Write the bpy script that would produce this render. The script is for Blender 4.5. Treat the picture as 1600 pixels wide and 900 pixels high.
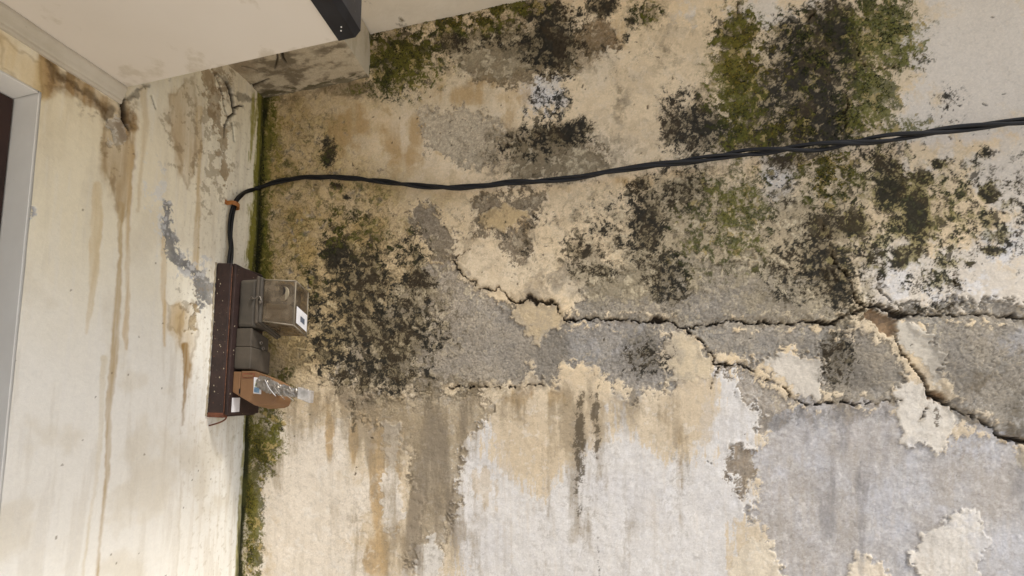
import bpy, bmesh, math, random
import numpy as np
from mathutils import Matrix, Vector

for o in list(bpy.data.objects):
    bpy.data.objects.remove(o, do_unlink=True)
scene = bpy.context.scene
COL = scene.collection
random.seed(7)

# ------------------------------------------------------------------ camera
YAW, PITCH, ROLL = (math.radians(a) for a in (-17.4856, 4.9382, 1.2851))
FPX, PPX, PPY = 740.34, 676.83, 545.35          # focal length and principal point, photo pixels
CAM = np.array([0.997, -1.246, 1.75])


def cam_axes():
    cy, sy, cp, sp = math.cos(YAW), math.sin(YAW), math.cos(PITCH), math.sin(PITCH)
    cr, sr = math.cos(ROLL), math.sin(ROLL)
    fwd = np.array([sy * cp, cy * cp, sp])
    right = np.array([cy, -sy, 0.0])
    up = np.cross(right, fwd)
    return right * cr + up * sr, -right * sr + up * cr, fwd


RT, UP, FW = cam_axes()
cd = bpy.data.cameras.new('camera')
cam = bpy.data.objects.new('camera', cd)
COL.objects.link(cam)
cam.matrix_world = Matrix((
    (RT[0], UP[0], -FW[0], CAM[0]), (RT[1], UP[1], -FW[1], CAM[1]),
    (RT[2], UP[2], -FW[2], CAM[2]), (0, 0, 0, 1)))
cd.sensor_width = 36.0
cd.lens = FPX / 1600 * 36.0
cd.shift_x = (800 - PPX) / 1600
cd.shift_y = (PPY - 450) / 1600
cd.clip_start = 0.02
cd.clip_end = 2000
scene.camera = cam

# ------------------------------------------------------------------ sky, sun, exposure
SUN_EL, SUN_AZ = math.radians(56), math.radians(125)     # azimuth clockwise from +Y
w = bpy.data.worlds.new('World')
scene.world = w
w.use_nodes = True
nt = w.node_tree
nt.nodes.clear()
sky = nt.nodes.new('ShaderNodeTexSky')
sky.sky_type = 'NISHITA'
sky.sun_disc = False
sky.sun_elevation = SUN_EL
sky.sun_rotation = SUN_AZ
sky.air_density = 1.0
sky.dust_density = 2.5
sky.ozone_density = 1.0
bg = nt.nodes.new('ShaderNodeBackground')
bg.inputs['Strength'].default_value = 0.105
wo = nt.nodes.new('ShaderNodeOutputWorld')
nt.links.new(sky.outputs[0], bg.inputs['Color'])
nt.links.new(bg.outputs[0], wo.inputs['Surface'])
sd = bpy.data.lights.new('sun', 'SUN')
sd.energy = 2.05
sd.angle = math.radians(10)
sd.color = (1.0, 0.975, 0.925)
so = bpy.data.objects.new('sun', sd)
COL.objects.link(so)
sv = Vector((math.sin(SUN_AZ) * math.cos(SUN_EL), math.cos(SUN_AZ) * math.cos(SUN_EL), math.sin(SUN_EL)))
so.rotation_euler = sv.to_track_quat('Z', 'Y').to_euler()
vs = scene.view_settings
vs.view_transform = 'Standard'
vs.look = 'None'
vs.gamma = 1.0
vs.use_curve_mapping = False
vs.exposure = 0.69


# ------------------------------------------------------------------ survey: photo position -> place on a plane
def ray(x, y):
    return RT * (x - PPX) / FPX - UP * (y - PPY) / FPX + FW


def on_y(x, y, yv=0.0):
    r = ray(x, y)
    return CAM + r * ((yv - CAM[1]) / r[1])


def on_x(x, y, xv=0.0):
    r = ray(x, y)
    return CAM + r * ((xv - CAM[0]) / r[0])


def survey(X, Y, Z):
    d0, d1, d2 = X - CAM[0], Y - CAM[1], Z - CAM[2]
    dep = np.maximum(d0 * FW[0] + d1 * FW[1] + d2 * FW[2], 0.05)
    u = PPX + FPX * (d0 * RT[0] + d1 * RT[1] + d2 * RT[2]) / dep
    v = PPY - FPX * (d0 * UP[0] + d1 * UP[1] + d2 * UP[2]) / dep
    return u, v


# ------------------------------------------------------------------ noise toolkit
def _perm(seed):
    return np.random.RandomState(seed).permutation(512).astype(np.int32)


def perlin(x, y, seed):
    p = _perm(seed)
    ang = np.random.RandomState(seed + 991).rand(512).astype(np.float32) * 6.2832
    gx, gy = np.cos(ang), np.sin(ang)
    xi = np.floor(x).astype(np.int32)
    yi = np.floor(y).astype(np.int32)
    xf = (x - xi).astype(np.float32)
    yf = (y - yi).astype(np.float32)
    a = p[xi & 511]
    b = p[(xi + 1) & 511]
    yi0, yi1 = yi & 511, (yi + 1) & 511
    h00, h01 = p[(a + yi0) & 511], p[(a + yi1) & 511]
    h10, h11 = p[(b + yi0) & 511], p[(b + yi1) & 511]
    u = xf * xf * xf * (xf * (xf * 6 - 15) + 10)
    v = yf * yf * yf * (yf * (yf * 6 - 15) + 10)
    n00 = gx[h00] * xf + gy[h00] * yf
    n10 = gx[h10] * (xf - 1) + gy[h10] * yf
    n01 = gx[h01] * xf + gy[h01] * (yf - 1)
    n11 = gx[h11] * (xf - 1) + gy[h11] * (yf - 1)
    a0 = n00 + u * (n10 - n00)
    a1 = n01 + u * (n11 - n01)
    return a0 + v * (a1 - a0)


def fbm(x, y, scale, seed, octv=5, gain=0.55, sx=1.0):
    """scale: size of the largest lump; sx stretches vertically when > 1"""
    r = 0
    amp = 1.0
    f = 1.0 / scale
    for k in range(octv):
        if sx == 1.0:                       # turn each octave so that no lattice shows
            c, s = math.cos(0.6 + 1.1 * k), math.sin(0.6 + 1.1 * k)
            r = r + amp * perlin((x * c - y * s) * f + 17.3 * k, (x * s + y * c) * f + 5.1 * k, seed + k * 13)
        else:
            r = r + amp * perlin(x * f + 17.3 * k, y * f / sx + 5.1 * k, seed + k * 13)
        amp *= gain
        f *= 2.03
    return r


def uni(n):
    """rank-normalise a noise to an even spread over 0..1"""
    q = np.quantile(n.ravel()[::7], np.linspace(0, 1, 200))
    return np.interp(n, q, np.linspace(0, 1, 200)).astype(np.float32)


def worley(x, y, scale, seed):
    rs = np.random.RandomState(seed)
    jx, jy, jr = rs.rand(512).astype(np.float32), rs.rand(512).astype(np.float32), rs.rand(512).astype(np.float32)
    p = _perm(seed)
    X = (x / scale)
    Y = (y / scale)
    xi = np.floor(X).astype(np.int32)
    yi = np.floor(Y).astype(np.int32)
    f1 = np.full(X.shape, 9.0, np.float32)
    f2 = np.full(X.shape, 9.0, np.float32)
    rid = np.zeros(X.shape, np.float32)
    for dx in (-1, 0, 1):
        for dy in (-1, 0, 1):
            h = p[(p[(xi + dx) & 511] + yi + dy) & 511]
            d = np.hypot(xi + dx + jx[h] - X, yi + dy + jy[h] - Y).astype(np.float32)
            near = d < f1
            f2 = np.where(near, f1, np.minimum(f2, d))
            rid = np.where(near, jr[h], rid)
            f1 = np.where(near, d, f1)
    return f1, f2, rid


def soften(a, r):
    """box blur over the grid"""
    for ax in (0, 1):
        q = np.cumsum(np.concatenate([np.repeat(np.take(a, [0], ax), r + 1, ax), a, np.repeat(np.take(a, [-1], ax), r, ax)], ax), ax, dtype=np.float64)
        n = a.shape[ax]
        a = ((np.take(q, range(2 * r + 1, 2 * r + 1 + n), ax) - np.take(q, range(0, n), ax)) / (2 * r + 1)).astype(np.float32)
    return a


def sstep(a, b, x):
    t = np.clip((x - a) / (b - a), 0, 1)
    return t * t * (3 - 2 * t)


def cover(D, n, soft=0.06):
    """share D of the area covered, broken up by the even noise n"""
    return sstep(-soft, soft, D * (1 + 2 * soft) + n - 1.0 - soft)


def blob(F, U, V, cx, cy, rx, ry, a=1.0, rot=0.0):
    c, s = math.cos(math.radians(rot)), math.sin(math.radians(rot))
    dx, dy = U - cx, V - cy
    d2 = ((dx * c + dy * s) / rx) ** 2 + ((-dx * s + dy * c) / ry) ** 2
    np.maximum(F, a * np.exp(-0.69 * d2 ** 1.35), out=F)


def blobs(U, V, lst):
    F = np.zeros(U.shape, np.float32)
    for b in lst:
        blob(F, U, V, *b)
    return F


def seg_dist(U, V, pts, widths=None):
    """distance to a polyline minus its local half width"""
    D = np.full(U.shape, 1e4, np.float32)
    for i in range(len(pts) - 1):
        (x0, y0), (x1, y1) = pts[i][:2], pts[i + 1][:2]
        w0 = pts[i][2] if len(pts[i]) > 2 else 0
        w1 = pts[i + 1][2] if len(pts[i + 1]) > 2 else 0
        lo = (min(x0, x1) - 60, min(y0, y1) - 60)
        hi = (max(x0, x1) + 60, max(y0, y1) + 60)
        m = (U > lo[0]) & (U < hi[0]) & (V > lo[1]) & (V < hi[1])
        if not m.any():
            continue
        u, v = U[m], V[m]
        ex, ey = x1 - x0, y1 - y0
        t = np.clip(((u - x0) * ex + (v - y0) * ey) / (ex * ex + ey * ey + 1e-6), 0, 1)
        d = np.hypot(u - x0 - t * ex, v - y0 - t * ey) - (w0 + (w1 - w0) * t)
        D[m] = np.minimum(D[m], d)
    return D


def poly_sd(U, V, pts, pad=70):
    """signed distance to an outline, positive inside"""
    xs = [p[0] for p in pts]
    ys = [p[1] for p in pts]
    S = np.full(U.shape, -1e4, np.float32)
    m = (U > min(xs) - pad) & (U < max(xs) + pad) & (V > min(ys) - pad) & (V < max(ys) + pad)
    if not m.any():
        return S
    u, v = U[m], V[m]
    D = np.full(u.shape, 1e9, np.float32)
    ins = np.zeros(u.shape, bool)
    n = len(pts)
    for i in range(n):
        x0, y0 = pts[i]
        x1, y1 = pts[(i + 1) % n]
        ex, ey = x1 - x0, y1 - y0
        t = np.clip(((u - x0) * ex + (v - y0) * ey) / (ex * ex + ey * ey + 1e-6), 0, 1)
        D = np.minimum(D, (u - x0 - t * ex) ** 2 + (v - y0 - t * ey) ** 2)
        if y0 != y1:
            c = ((y0 <= v) != (y1 <= v)) & (u < x0 + (v - y0) / (y1 - y0) * ex)
            ins ^= c
    D = np.sqrt(D)
    S[m] = np.where(ins, D, -D)
    return S


def lin(c):
    c = np.array(c, np.float32) / 255.0
    return np.where(c <= 0.04045, c / 12.92, ((c + 0.055) / 1.055) ** 2.4)


class Coat:
    """pigment and relief of one wall, held per grid vertex"""

    def __init__(self, shape):
        self.rgb = np.zeros(shape + (3,), np.float32)
        self.rough = np.zeros(shape, np.float32)

    def over(self, m, c):
        m = np.clip(m, 0, 1)[..., None]
        c = c if isinstance(c, np.ndarray) and c.ndim > 1 else lin(c)
        self.rgb += (c - self.rgb) * m


# ------------------------------------------------------------------ scene helpers
def tag(o, label=None, cat=None, group=None, kind=None):
    if label:
        o['label'] = label
    if cat:
        o['category'] = cat
    if group:
        o['group'] = group
    if kind:
        o['kind'] = kind
    return o


def mesh_obj(name, verts, faces, mat, parent=None, smooth=False):
    me = bpy.data.meshes.new(name)
    me.from_pydata([tuple(map(float, v)) for v in verts], [], faces)
    me.materials.append(mat)
    if smooth:
        me.polygons.foreach_set('use_smooth', [True] * len(me.polygons))
    o = bpy.data.objects.new(name, me)
    COL.objects.link(o)
    o.parent = parent
    return o


def bm_obj(name, bm, mat, parent=None, smooth=False, bevel=0.0, seg=2):
    if bevel > 0:
        bmesh.ops.bevel(bm, geom=list(bm.edges), offset=bevel, segments=seg, affect='EDGES', profile=0.5)
    bmesh.ops.recalc_face_normals(bm, faces=bm.faces)
    me = bpy.data.meshes.new(name)
    bm.to_mesh(me)
    bm.free()
    me.materials.append(mat)
    if smooth:
        me.polygons.foreach_set('use_smooth', [True] * len(me.polygons))
    o = bpy.data.objects.new(name, me)
    COL.objects.link(o)
    o.parent = parent
    return o


def empty(name, loc=(0, 0, 0)):
    o = bpy.data.objects.new(name, None)
    o.empty_display_size = 0.05
    COL.objects.link(o)
    o.location = loc
    return o


def box(bm, x0, x1, y0, y1, z0, z1):
    v = [bm.verts.new(p) for p in ((x0, y0, z0), (x1, y0, z0), (x1, y1, z0), (x0, y1, z0),
                                   (x0, y0, z1), (x1, y0, z1), (x1, y1, z1), (x0, y1, z1))]
    for f in ((0, 3, 2, 1), (4, 5, 6, 7), (0, 1, 5, 4), (1, 2, 6, 5), (2, 3, 7, 6), (3, 0, 4, 7)):
        bm.faces.new([v[i] for i in f])
    return v


def hexa(bm, pts):
    v = [bm.verts.new(p) for p in pts]
    for f in ((0, 3, 2, 1), (4, 5, 6, 7), (0, 1, 5, 4), (1, 2, 6, 5), (2, 3, 7, 6), (3, 0, 4, 7)):
        bm.faces.new([v[i] for i in f])
    return v


def box_obj(name, b, mat, parent=None, bevel=0.0, seg=2, loc=None):
    bm = bmesh.new()
    box(bm, *b)
    return bm_obj(name, bm, mat, parent, False, bevel, seg)


def tube(path, r, n=10, cap=True):
    """verts, faces of a tube along a list of points (r a number or a list)"""
    P = np.array(path, float)
    T = np.gradient(P, axis=0)
    T /= np.linalg.norm(T, axis=1)[:, None] + 1e-9
    ref = np.array([0.13, 0.31, 0.94])
    V, Fc = [], []
    nrm = np.cross(T[0], ref)
    nrm /= np.linalg.norm(nrm)
    for i in range(len(P)):
        nrm = nrm - T[i] * (nrm @ T[i])
        nrm /= np.linalg.norm(nrm)
        b = np.cross(T[i], nrm)
        rr = r[i] if hasattr(r, '__len__') else r
        for k in range(n):
            a = 2 * math.pi * k / n
            V.append(P[i] + rr * (math.cos(a) * nrm + math.sin(a) * b))
    for i in range(len(P) - 1):
        for k in range(n):
            Fc.append((i * n + k, i * n + (k + 1) % n, (i + 1) * n + (k + 1) % n, (i + 1) * n + k))
    if cap:
        Fc.append(tuple(range(n - 1, -1, -1)))
        Fc.append(tuple((len(P) - 1) * n + k for k in range(n)))
    return V, Fc


def spline(pts, per=12):
    P = np.array(pts, float)
    P = np.vstack([2 * P[0] - P[1], P, 2 * P[-1] - P[-2]])
    out = []
    for i in range(1, len(P) - 2):
        p0, p1, p2, p3 = P[i - 1:i + 3]
        for k in range(per):
            t = k / per
            out.append(0.5 * ((2 * p1) + (-p0 + p2) * t + (2 * p0 - 5 * p1 + 4 * p2 - p3) * t * t
                              + (-p0 + 3 * p1 - 3 * p2 + p3) * t ** 3))
    out.append(P[-2])
    return np.array(out)


# ------------------------------------------------------------------ materials
def new_mat(name):
    m = bpy.data.materials.new(name)
    m.use_nodes = True
    t = m.node_tree
    b = t.nodes['Principled BSDF']
    return m, t, b


def N(t, typ, **kw):
    n = t.nodes.new(typ)
    for k, v in kw.items():
        if k in n.inputs:
            n.inputs[k].default_value = v
        else:
            setattr(n, k, v)
    return n


def surface(name, c1, c2, scale=20.0, rough=0.6, rough2=None, metal=0.0, bump=0.15, bscale=180.0, bdist=0.002,
            spots=None, spot_amt=0.5, spot_scale=60.0, detail=8.0, spec=0.4):
    """two-tone weathered surface with fine relief and optional spots of a third tone"""
    m, t, b = new_mat(name)
    L = t.links
    tc = N(t, 'ShaderNodeTexCoord')
    n1 = N(t, 'ShaderNodeTexNoise', Scale=scale, Detail=detail, Roughness=0.6)
    L.new(tc.outputs['Object'], n1.inputs['Vector'])
    r1 = N(t, 'ShaderNodeValToRGB')
    r1.color_ramp.elements[0].position = 0.32
    r1.color_ramp.elements[1].position = 0.68
    r1.color_ramp.elements[0].color = tuple(lin(c1)) + (1,)
    r1.color_ramp.elements[1].color = tuple(lin(c2)) + (1,)
    L.new(n1.outputs[0], r1.inputs[0])
    out = r1.outputs[0]
    if spots:
        n2 = N(t, 'ShaderNodeTexNoise', Scale=spot_scale, Detail=6.0, Roughness=0.65)
        L.new(tc.outputs['Object'], n2.inputs['Vector'])
        r2 = N(t, 'ShaderNodeMapRange')
        r2.inputs[1].default_value = spot_amt
        r2.inputs[2].default_value = spot_amt + 0.07
        L.new(n2.outputs[0], r2.inputs[0])
        mx = N(t, 'ShaderNodeMix', data_type='RGBA')
        L.new(r2.outputs[0], mx.inputs[0])
        L.new(out, mx.inputs[6])
        mx.inputs[7].default_value = tuple(lin(spots)) + (1,)
        out = mx.outputs[2]
    L.new(out, b.inputs['Base Color'])
    rr = N(t, 'ShaderNodeMapRange')
    rr.inputs[3].default_value = rough
    rr.inputs[4].default_value = rough2 if rough2 is not None else min(1, rough + 0.2)
    L.new(n1.outputs[0], rr.inputs[0])
    L.new(rr.outputs[0], b.inputs['Roughness'])
    b.inputs['Metallic'].default_value = metal
    b.inputs['Specular IOR Level'].default_value = spec
    n3 = N(t, 'ShaderNodeTexNoise', Scale=bscale, Detail=5.0)
    L.new(tc.outputs['Object'], n3.inputs['Vector'])
    bp = N(t, 'ShaderNodeBump', Strength=bump, Distance=bdist)
    L.new(n3.outputs[0], bp.inputs['Height'])
    L.new(bp.outputs[0], b.inputs['Normal'])
    return m


def coat_material(name, grain=0.16, bump=0.5, gscale=260.0):
    """weathered plaster: pigment from the surveyed coat (alpha = how broken-up it is), finer grain and pitting from noise"""
    m, t, b = new_mat(name)
    L = t.links
    at = N(t, 'ShaderNodeAttribute', attribute_name='coat')
    tc = N(t, 'ShaderNodeTexCoord')
    n1 = N(t, 'ShaderNodeTexNoise', Scale=gscale, Detail=6.0, Roughness=0.75)
    n2 = N(t, 'ShaderNodeTexNoise', Scale=gscale * 0.3, Detail=7.0, Roughness=0.7, Distortion=1.2)
    n3 = N(t, 'ShaderNodeTexVoronoi', feature='F1', Scale=gscale * 0.55)
    for n in (n1, n2, n3):
        L.new(tc.outputs['Object'], n.inputs['Vector'])

    def rng(src, lo, hi, o0, o1):
        r = N(t, 'ShaderNodeMapRange')
        for i, v in enumerate((lo, hi, o0, o1)):
            r.inputs[i + 1].default_value = v
        L.new(src, r.inputs[0])
        return r.outputs[0]

    def op(kind, x, y):
        q = N(t, 'ShaderNodeMath', operation=kind)
        for i, v in enumerate((x, y)):
            if isinstance(v, (int, float)):
                q.inputs[i].default_value = v
            else:
                L.new(v, q.inputs[i])
        return q.outputs[0]
    calm = op('MULTIPLY', rng(n1.outputs[0], 0.3, 0.7, 1 - grain, 1 + grain * 0.7), rng(n2.outputs[0], 0.3, 0.7, 1 - grain * 0.5, 1 + grain * 0.4))
    pit = rng(n2.outputs[0], 0.34, 0.44, 0.55, 1.0)                 # dark pores
    chip = rng(n1.outputs[0], 0.56, 0.68, 1.0, 1.35)                # pale sand grains
    rough = op('MULTIPLY', op('MULTIPLY', pit, chip), rng(n3.outputs['Distance'], 0.1, 0.6, 1.08, 0.84))
    k = N(t, 'ShaderNodeMix', data_type='FLOAT')
    L.new(at.outputs['Alpha'], k.inputs[0])
    L.new(calm, k.inputs[2])
    L.new(rough, k.inputs[3])
    vm = N(t, 'ShaderNodeVectorMath', operation='SCALE')
    L.new(at.outputs['Color'], vm.inputs[0])
    L.new(k.outputs[0], vm.inputs['Scale'])
    L.new(vm.outputs[0], b.inputs['Base Color'])
    b.inputs['Roughness'].default_value = 0.88
    b.inputs['Specular IOR Level'].default_value = 0.25
    hgt = op('ADD', n1.outputs[0], op('MULTIPLY', n2.outputs[0], 1.5))
    bp = N(t, 'ShaderNodeBump', Strength=bump, Distance=0.0018)
    L.new(hgt, bp.inputs['Height'])
    L.new(bp.outputs[0], b.inputs['Normal'])
    return m


M_COAT = coat_material('weathered_plaster_coat', 0.12, 0.4, 300.0)
M_COAT_SMOOTH = coat_material('smooth_wall_paint', 0.05, 0.25, 160.0)
M_CORE = surface('concrete_core', (120, 112, 102), (150, 142, 130), 8)
M_GROUND = surface('yard_paving', (212, 207, 199), (226, 221, 214), 3.0, 0.85)
M_SLAB = surface('slab_soffit_paint', (212, 200, 178), (230, 219, 200), 5.0, 0.85, bump=0.35, bscale=60, bdist=0.004,
                 spots=(120, 108, 84), spot_amt=0.62, spot_scale=9)
M_SOFFIT = surface('ceiling_board_paint', (216, 206, 190), (223, 214, 200), 2.2, 0.75, bump=0.06, bscale=40, spots=(204, 193, 174), spot_amt=0.60, spot_scale=7)
M_CORNICE = surface('cornice_paint', (178, 168, 148), (200, 192, 176), 9, 0.6, bump=0.15, bscale=50,
                    spots=(96, 82, 62), spot_amt=0.68, spot_scale=40)
M_CHANNEL = surface('black_steel_paint', (26, 25, 27), (44, 44, 48), 14, 0.38, 0.55, bump=0.15, bscale=70,
                    spots=(118, 108, 94), spot_amt=0.70, spot_scale=38)
M_JAMB = surface('jamb_white_paint', (218, 213, 202), (230, 226, 216), 7, 0.55, bump=0.12, bscale=60,
                 spots=(150, 146, 140), spot_amt=0.70, spot_scale=18)
M_DOOR = surface('brown_door_paint', (40, 24, 18), (58, 36, 28), 12, 0.45, bump=0.1)
M_DOORDARK = surface('dark_door_panel', (22, 14, 12), (32, 22, 18), 12, 0.4, bump=0.1)


# ------------------------------------------------------------------ back wall: surveyed coat and relief
def emit(name, P, rgb, fm, mat, parent=None, rough=None):
    """one mesh from the grid quads picked by fm"""
    nz, nx = P.shape[:2]
    jj, ii = np.nonzero(fm)
    a = jj * nx + ii
    quads = np.stack([a, a + 1, a + nx + 1, a + nx], 1)
    uq, inv = np.unique(quads.ravel(), return_inverse=True)
    co = P.reshape(-1, 3)[uq].astype(np.float32)
    ca = np.ones((len(uq), 4), np.float32)
    ca[:, :3] = rgb.reshape(-1, 3)[uq]
    ca[:, 3] = 0.0 if rough is None else rough.ravel()[uq]
    me = bpy.data.meshes.new(name)
    me.vertices.add(len(uq))
    me.vertices.foreach_set('co', co.ravel())
    me.loops.add(len(inv))
    me.loops.foreach_set('vertex_index', inv.astype(np.int32).ravel())
    me.polygons.add(len(quads))
    me.polygons.foreach_set('loop_start', np.arange(0, len(inv), 4, dtype=np.int32))
    me.update(calc_edges=True)
    me.polygons.foreach_set('use_smooth', np.ones(len(quads), bool))
    at = me.attributes.new('coat', 'FLOAT_COLOR', 'POINT')
    at.data.foreach_set('color', ca.ravel())
    me.materials.append(mat)
    o = bpy.data.objects.new(name, me)
    COL.objects.link(o)
    o.parent = parent
    return o


def cellmean(a):
    return 0.25 * (a[:-1, :-1] + a[1:, :-1] + a[:-1, 1:] + a[1:, 1:])


WALL_TOP = 2.836
gx = np.concatenate([np.linspace(-0.03, 1.96, 985), np.linspace(1.968, 3.2, 170)])
gz = np.concatenate([np.linspace(0.0, 1.11, 34)[:-1], np.linspace(1.11, WALL_TOP, 840)])
BX, BZ = np.meshgrid(gx, gz)
U, V = survey(BX, 0.0 * BX, BZ)
U = U.astype(np.float32)
V = V.astype(np.float32)

w1 = fbm(U, V, 48, 11, 4)
w2 = fbm(U, V, 48, 57, 4)
w3 = fbm(U, V, 13, 91, 4, 0.65)
w4 = fbm(U, V, 13, 133, 4, 0.65)
UW, VW = U + 11 * w1 + 6 * w3, V + 11 * w2 + 6 * w4          # ragged outlines
US, VS = U + 7 * w3 + 5 * w1, V + 7 * w4 + 5 * w2             # curled noise space
nBig = uni(fbm(U, V, 150, 201, 5))
nMid = uni(fbm(US, VS, 55, 223, 6, 0.62))
nSpk = uni(fbm(US, VS, 24, 251, 5, 0.74))
nSpk2 = uni(fbm(US, VS, 14, 277, 4, 0.75))
nFine = uni(fbm(U, V, 6, 301, 3, 0.75))
nLace = uni(fbm(US + 3 * w4, VS + 3 * w3, 10, 313, 4, 0.85))
nStrk = uni(fbm(U + 2 * w3, V, 9, 317, 4, 0.7, sx=16.0))
nDrip = uni(fbm(U, V, 26, 331, 5, 0.6, sx=7.0))
f1, f2, rid = worley(0.8 * U + 0.6 * V + 8 * w3 + 14 * w1, -0.6 * U + 0.8 * V + 8 * w4 + 14 * w2, 13, 401)
nFlk = uni(0.7 * f1 + 0.25 * fbm(U, V, 10, 421, 3))
c1, c2, crd = worley(0.86 * U - 0.5 * V + 9 * w3 + 12 * w2, 0.5 * U + 0.86 * V + 9 * w4 + 12 * w1, 11, 431)
cell = sstep(0.16, 0.02, c2 - c1)                              # hairline seams between curling scales
curl = np.clip(1 - np.abs(fbm(US, VS, 13, 441, 3, 0.6)) * 3.2, 0, 1) ** 2.5
g1, g2, grd = worley(U + 14 * w1, V + 14 * w2, 19, 461)
fleck = (crd > 0.62) * sstep(0.46, 0.34, c1 + 0.12 * (nFine - 0.5))       # little surviving scales of paint

C = Coat(U.shape)
C.rgb[:] = lin((219, 196, 159))
C.over(0.5 * sstep(0.3, 0.9, nBig), (209, 193, 166))
C.over(0.4 * sstep(0.45, 0.9, nMid), (190, 168, 134))
C.over(0.25 * sstep(0.6, 0.9, nSpk), (216, 201, 176))
C.over(0.14 * sstep(0.5, 0.9, nSpk2), (150, 130, 100))

C.over(0.8 * sstep(540, 640, V + 40 * (nMid - 0.5)), (198, 182, 157))

# smooth pale paint, top right and low left
pale = blobs(U, V, [(1530, 90, 105, 150, 1), (1580, 260, 80, 80, .85), (1700, 300, 120, 300, 1), (480, 770, 110, 130, .9), (1220, 22, 80, 28, .7), (1100, 20, 60, 26, .5), (1400, 440, 60, 60, .95), (1510, 440, 120, 55, .95),
                    (1590, 420, 60, 70, .8), (1215, 285, 30, 44, .9), (850, 145, 40, 30, .8), (1440, 180, 50, 50, .8), (500, 900, 110, 80, .9), (1460, 250, 60, 40, .5)])
C.over(0.9 * cover(pale, 0.75 * nMid + 0.25 * nSpk2, 0.22), (214, 203, 186))
C.over(0.6 * cover(blobs(U, V, [(1570, 380, 50, 40, .6), (1400, 440, 40, 50, .7), (1480, 450, 70, 30, .6), (850, 150, 30, 30, .7), (700, 1000, 300, 100, .5), (1215, 285, 20, 30, .6)]), nSpk, 0.2), (220, 217, 214))

# white lime coat where the cream has worn off low down
LIME = [(708, 720), (722, 690), (738, 655), (768, 662), (776, 720), (812, 742), (850, 778), (872, 735), (897, 722), (905, 690), (945, 672), (970, 650), (1000, 690), (1050, 712), (1075, 720), (1100, 690), (1114, 640), (1112, 588), (1124, 572),
        (1158, 578), (1192, 606), (1200, 640), (1190, 690), (1160, 722), (1184, 766), (1172, 802), (1150, 860), (1130, 940), (704, 940), (712, 850), (700, 790)]
sl = poly_sd(UW, VW, LIME, 90)
mw = sstep(-7, 7, sl + 26 * (nMid - 0.5) + 34 * (nStrk - 0.5) + 10 * (nLace - 0.5))
C.over(mw * 0.95, (208, 203, 196))
C.over(mw * 0.35 * sstep(0.5, 0.95, nBig), (196, 193, 192))
C.over(mw * 0.3 * sstep(0.55, 0.95, nSpk), (188, 183, 178))
C.over(mw * 0.35 * sstep(0.7, 0.98, nSpk2), (222, 219, 216))
C.over(mw * 0.3 * cover(0.16 + 0 * U, 0.8 * nDrip + 0.2 * nFine, 0.1), (196, 186, 170))

# yellow-olive algae wash at the damp corner
olive = blobs(U, V, [
    (470, 250, 95, 110, .85), (450, 380, 80, 120, 1), (560, 340, 90, 100, .8), (455, 520, 60, 80, .7), (480, 180, 80, 40, .6),
    (655, 330, 60, 50, .45), (590, 150, 60, 30, .45), (430, 300, 40, 160, .9), (530, 480, 60, 100, .8), (620, 430, 70, 80, .55), (700, 130, 80, 50, .3)])
mo = np.clip(olive * (0.62 + 0.6 * nMid), 0, 1)
C.over(mo * 0.85, (166, 138, 82))
C.over(mo * 0.5 * cover(0.45 * olive, nSpk, 0.25), (122, 106, 56))
C.over(mo * 0.75 * sstep(0.25, 0.75, olive) * cell, (74, 66, 38))
C.over(mo * 0.6 * fleck, (190, 168, 116))
C.over(mo * 0.35 * curl, (190, 168, 112))

# ochre water stains, plus the cable's soft shadow painted in below it
och = blobs(U, V, [
    (735, 150, 80, 20, .8), (800, 150, 30, 50, .6), (640, 215, 80, 46, .6), (760, 130, 36, 20, .8), (590, 770, 13, 140, .95), (560, 200, 80, 50, .5),
    (588, 870, 20, 60, .95), (515, 670, 8, 45, .85), (553, 690, 8, 40, .9), (640, 665, 60, 30, .7), (600, 640, 50, 30, .75),
    (520, 630, 60, 24, .6), (800, 340, 30, 26, .75), (830, 330, 25, 25, .5), (1080, 270, 40, 12, .7), (1150, 100, 22, 34, .8),
    (1060, 740, 7, 80, .5), (700, 640, 70, 25, .6), (860, 300, 80, 10, .35), (1000, 285, 60, 12, .45), (930, 10, 40, 18, .5),
    (1250, 180, 30, 30, .5), (870, 440, 40, 20, .3), (1560, 660, 40, 20, .5), (665, 760, 8, 90, .5), (940, 50, 60, 60, .4), (620, 760, 30, 100, .5), (820, 620, 80, 24, .6), (1580, 720, 30, 60, .5)])
C.over(0.8 * cover(och * 0.9, 0.5 * nDrip + 0.5 * nMid, 0.3), (176, 145, 97))

TAN = [
    [(1052, 590), (1085, 580), (1112, 592), (1116, 640), (1100, 690), (1084, 668), (1070, 715), (1058, 690), (1044, 705), (1030, 660), (1035, 620)],
    [(775, 690), (790, 640), (880, 640), (897, 690), (895, 720), (870, 730), (858, 772), (845, 745), (800, 745), (780, 720)],
    [(742, 742), (760, 738), (766, 760), (772, 790), (758, 785), (740, 770)],
    [(880, 580), (935, 575), (945, 620), (940, 700), (900, 690), (890, 640)],
]
for p in TAN:
    s = poly_sd(UW, VW, p) + 7 * (nSpk - 0.5) + 16 * (nStrk - 0.5)
    C.over(0.8 * sstep(-3, 3, s) * (0.65 + 0.35 * nMid), (196, 177, 148))
    C.over(0.3 * sstep(-6, 0, s) * sstep(4, 0, s), (192, 172, 142))

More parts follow.
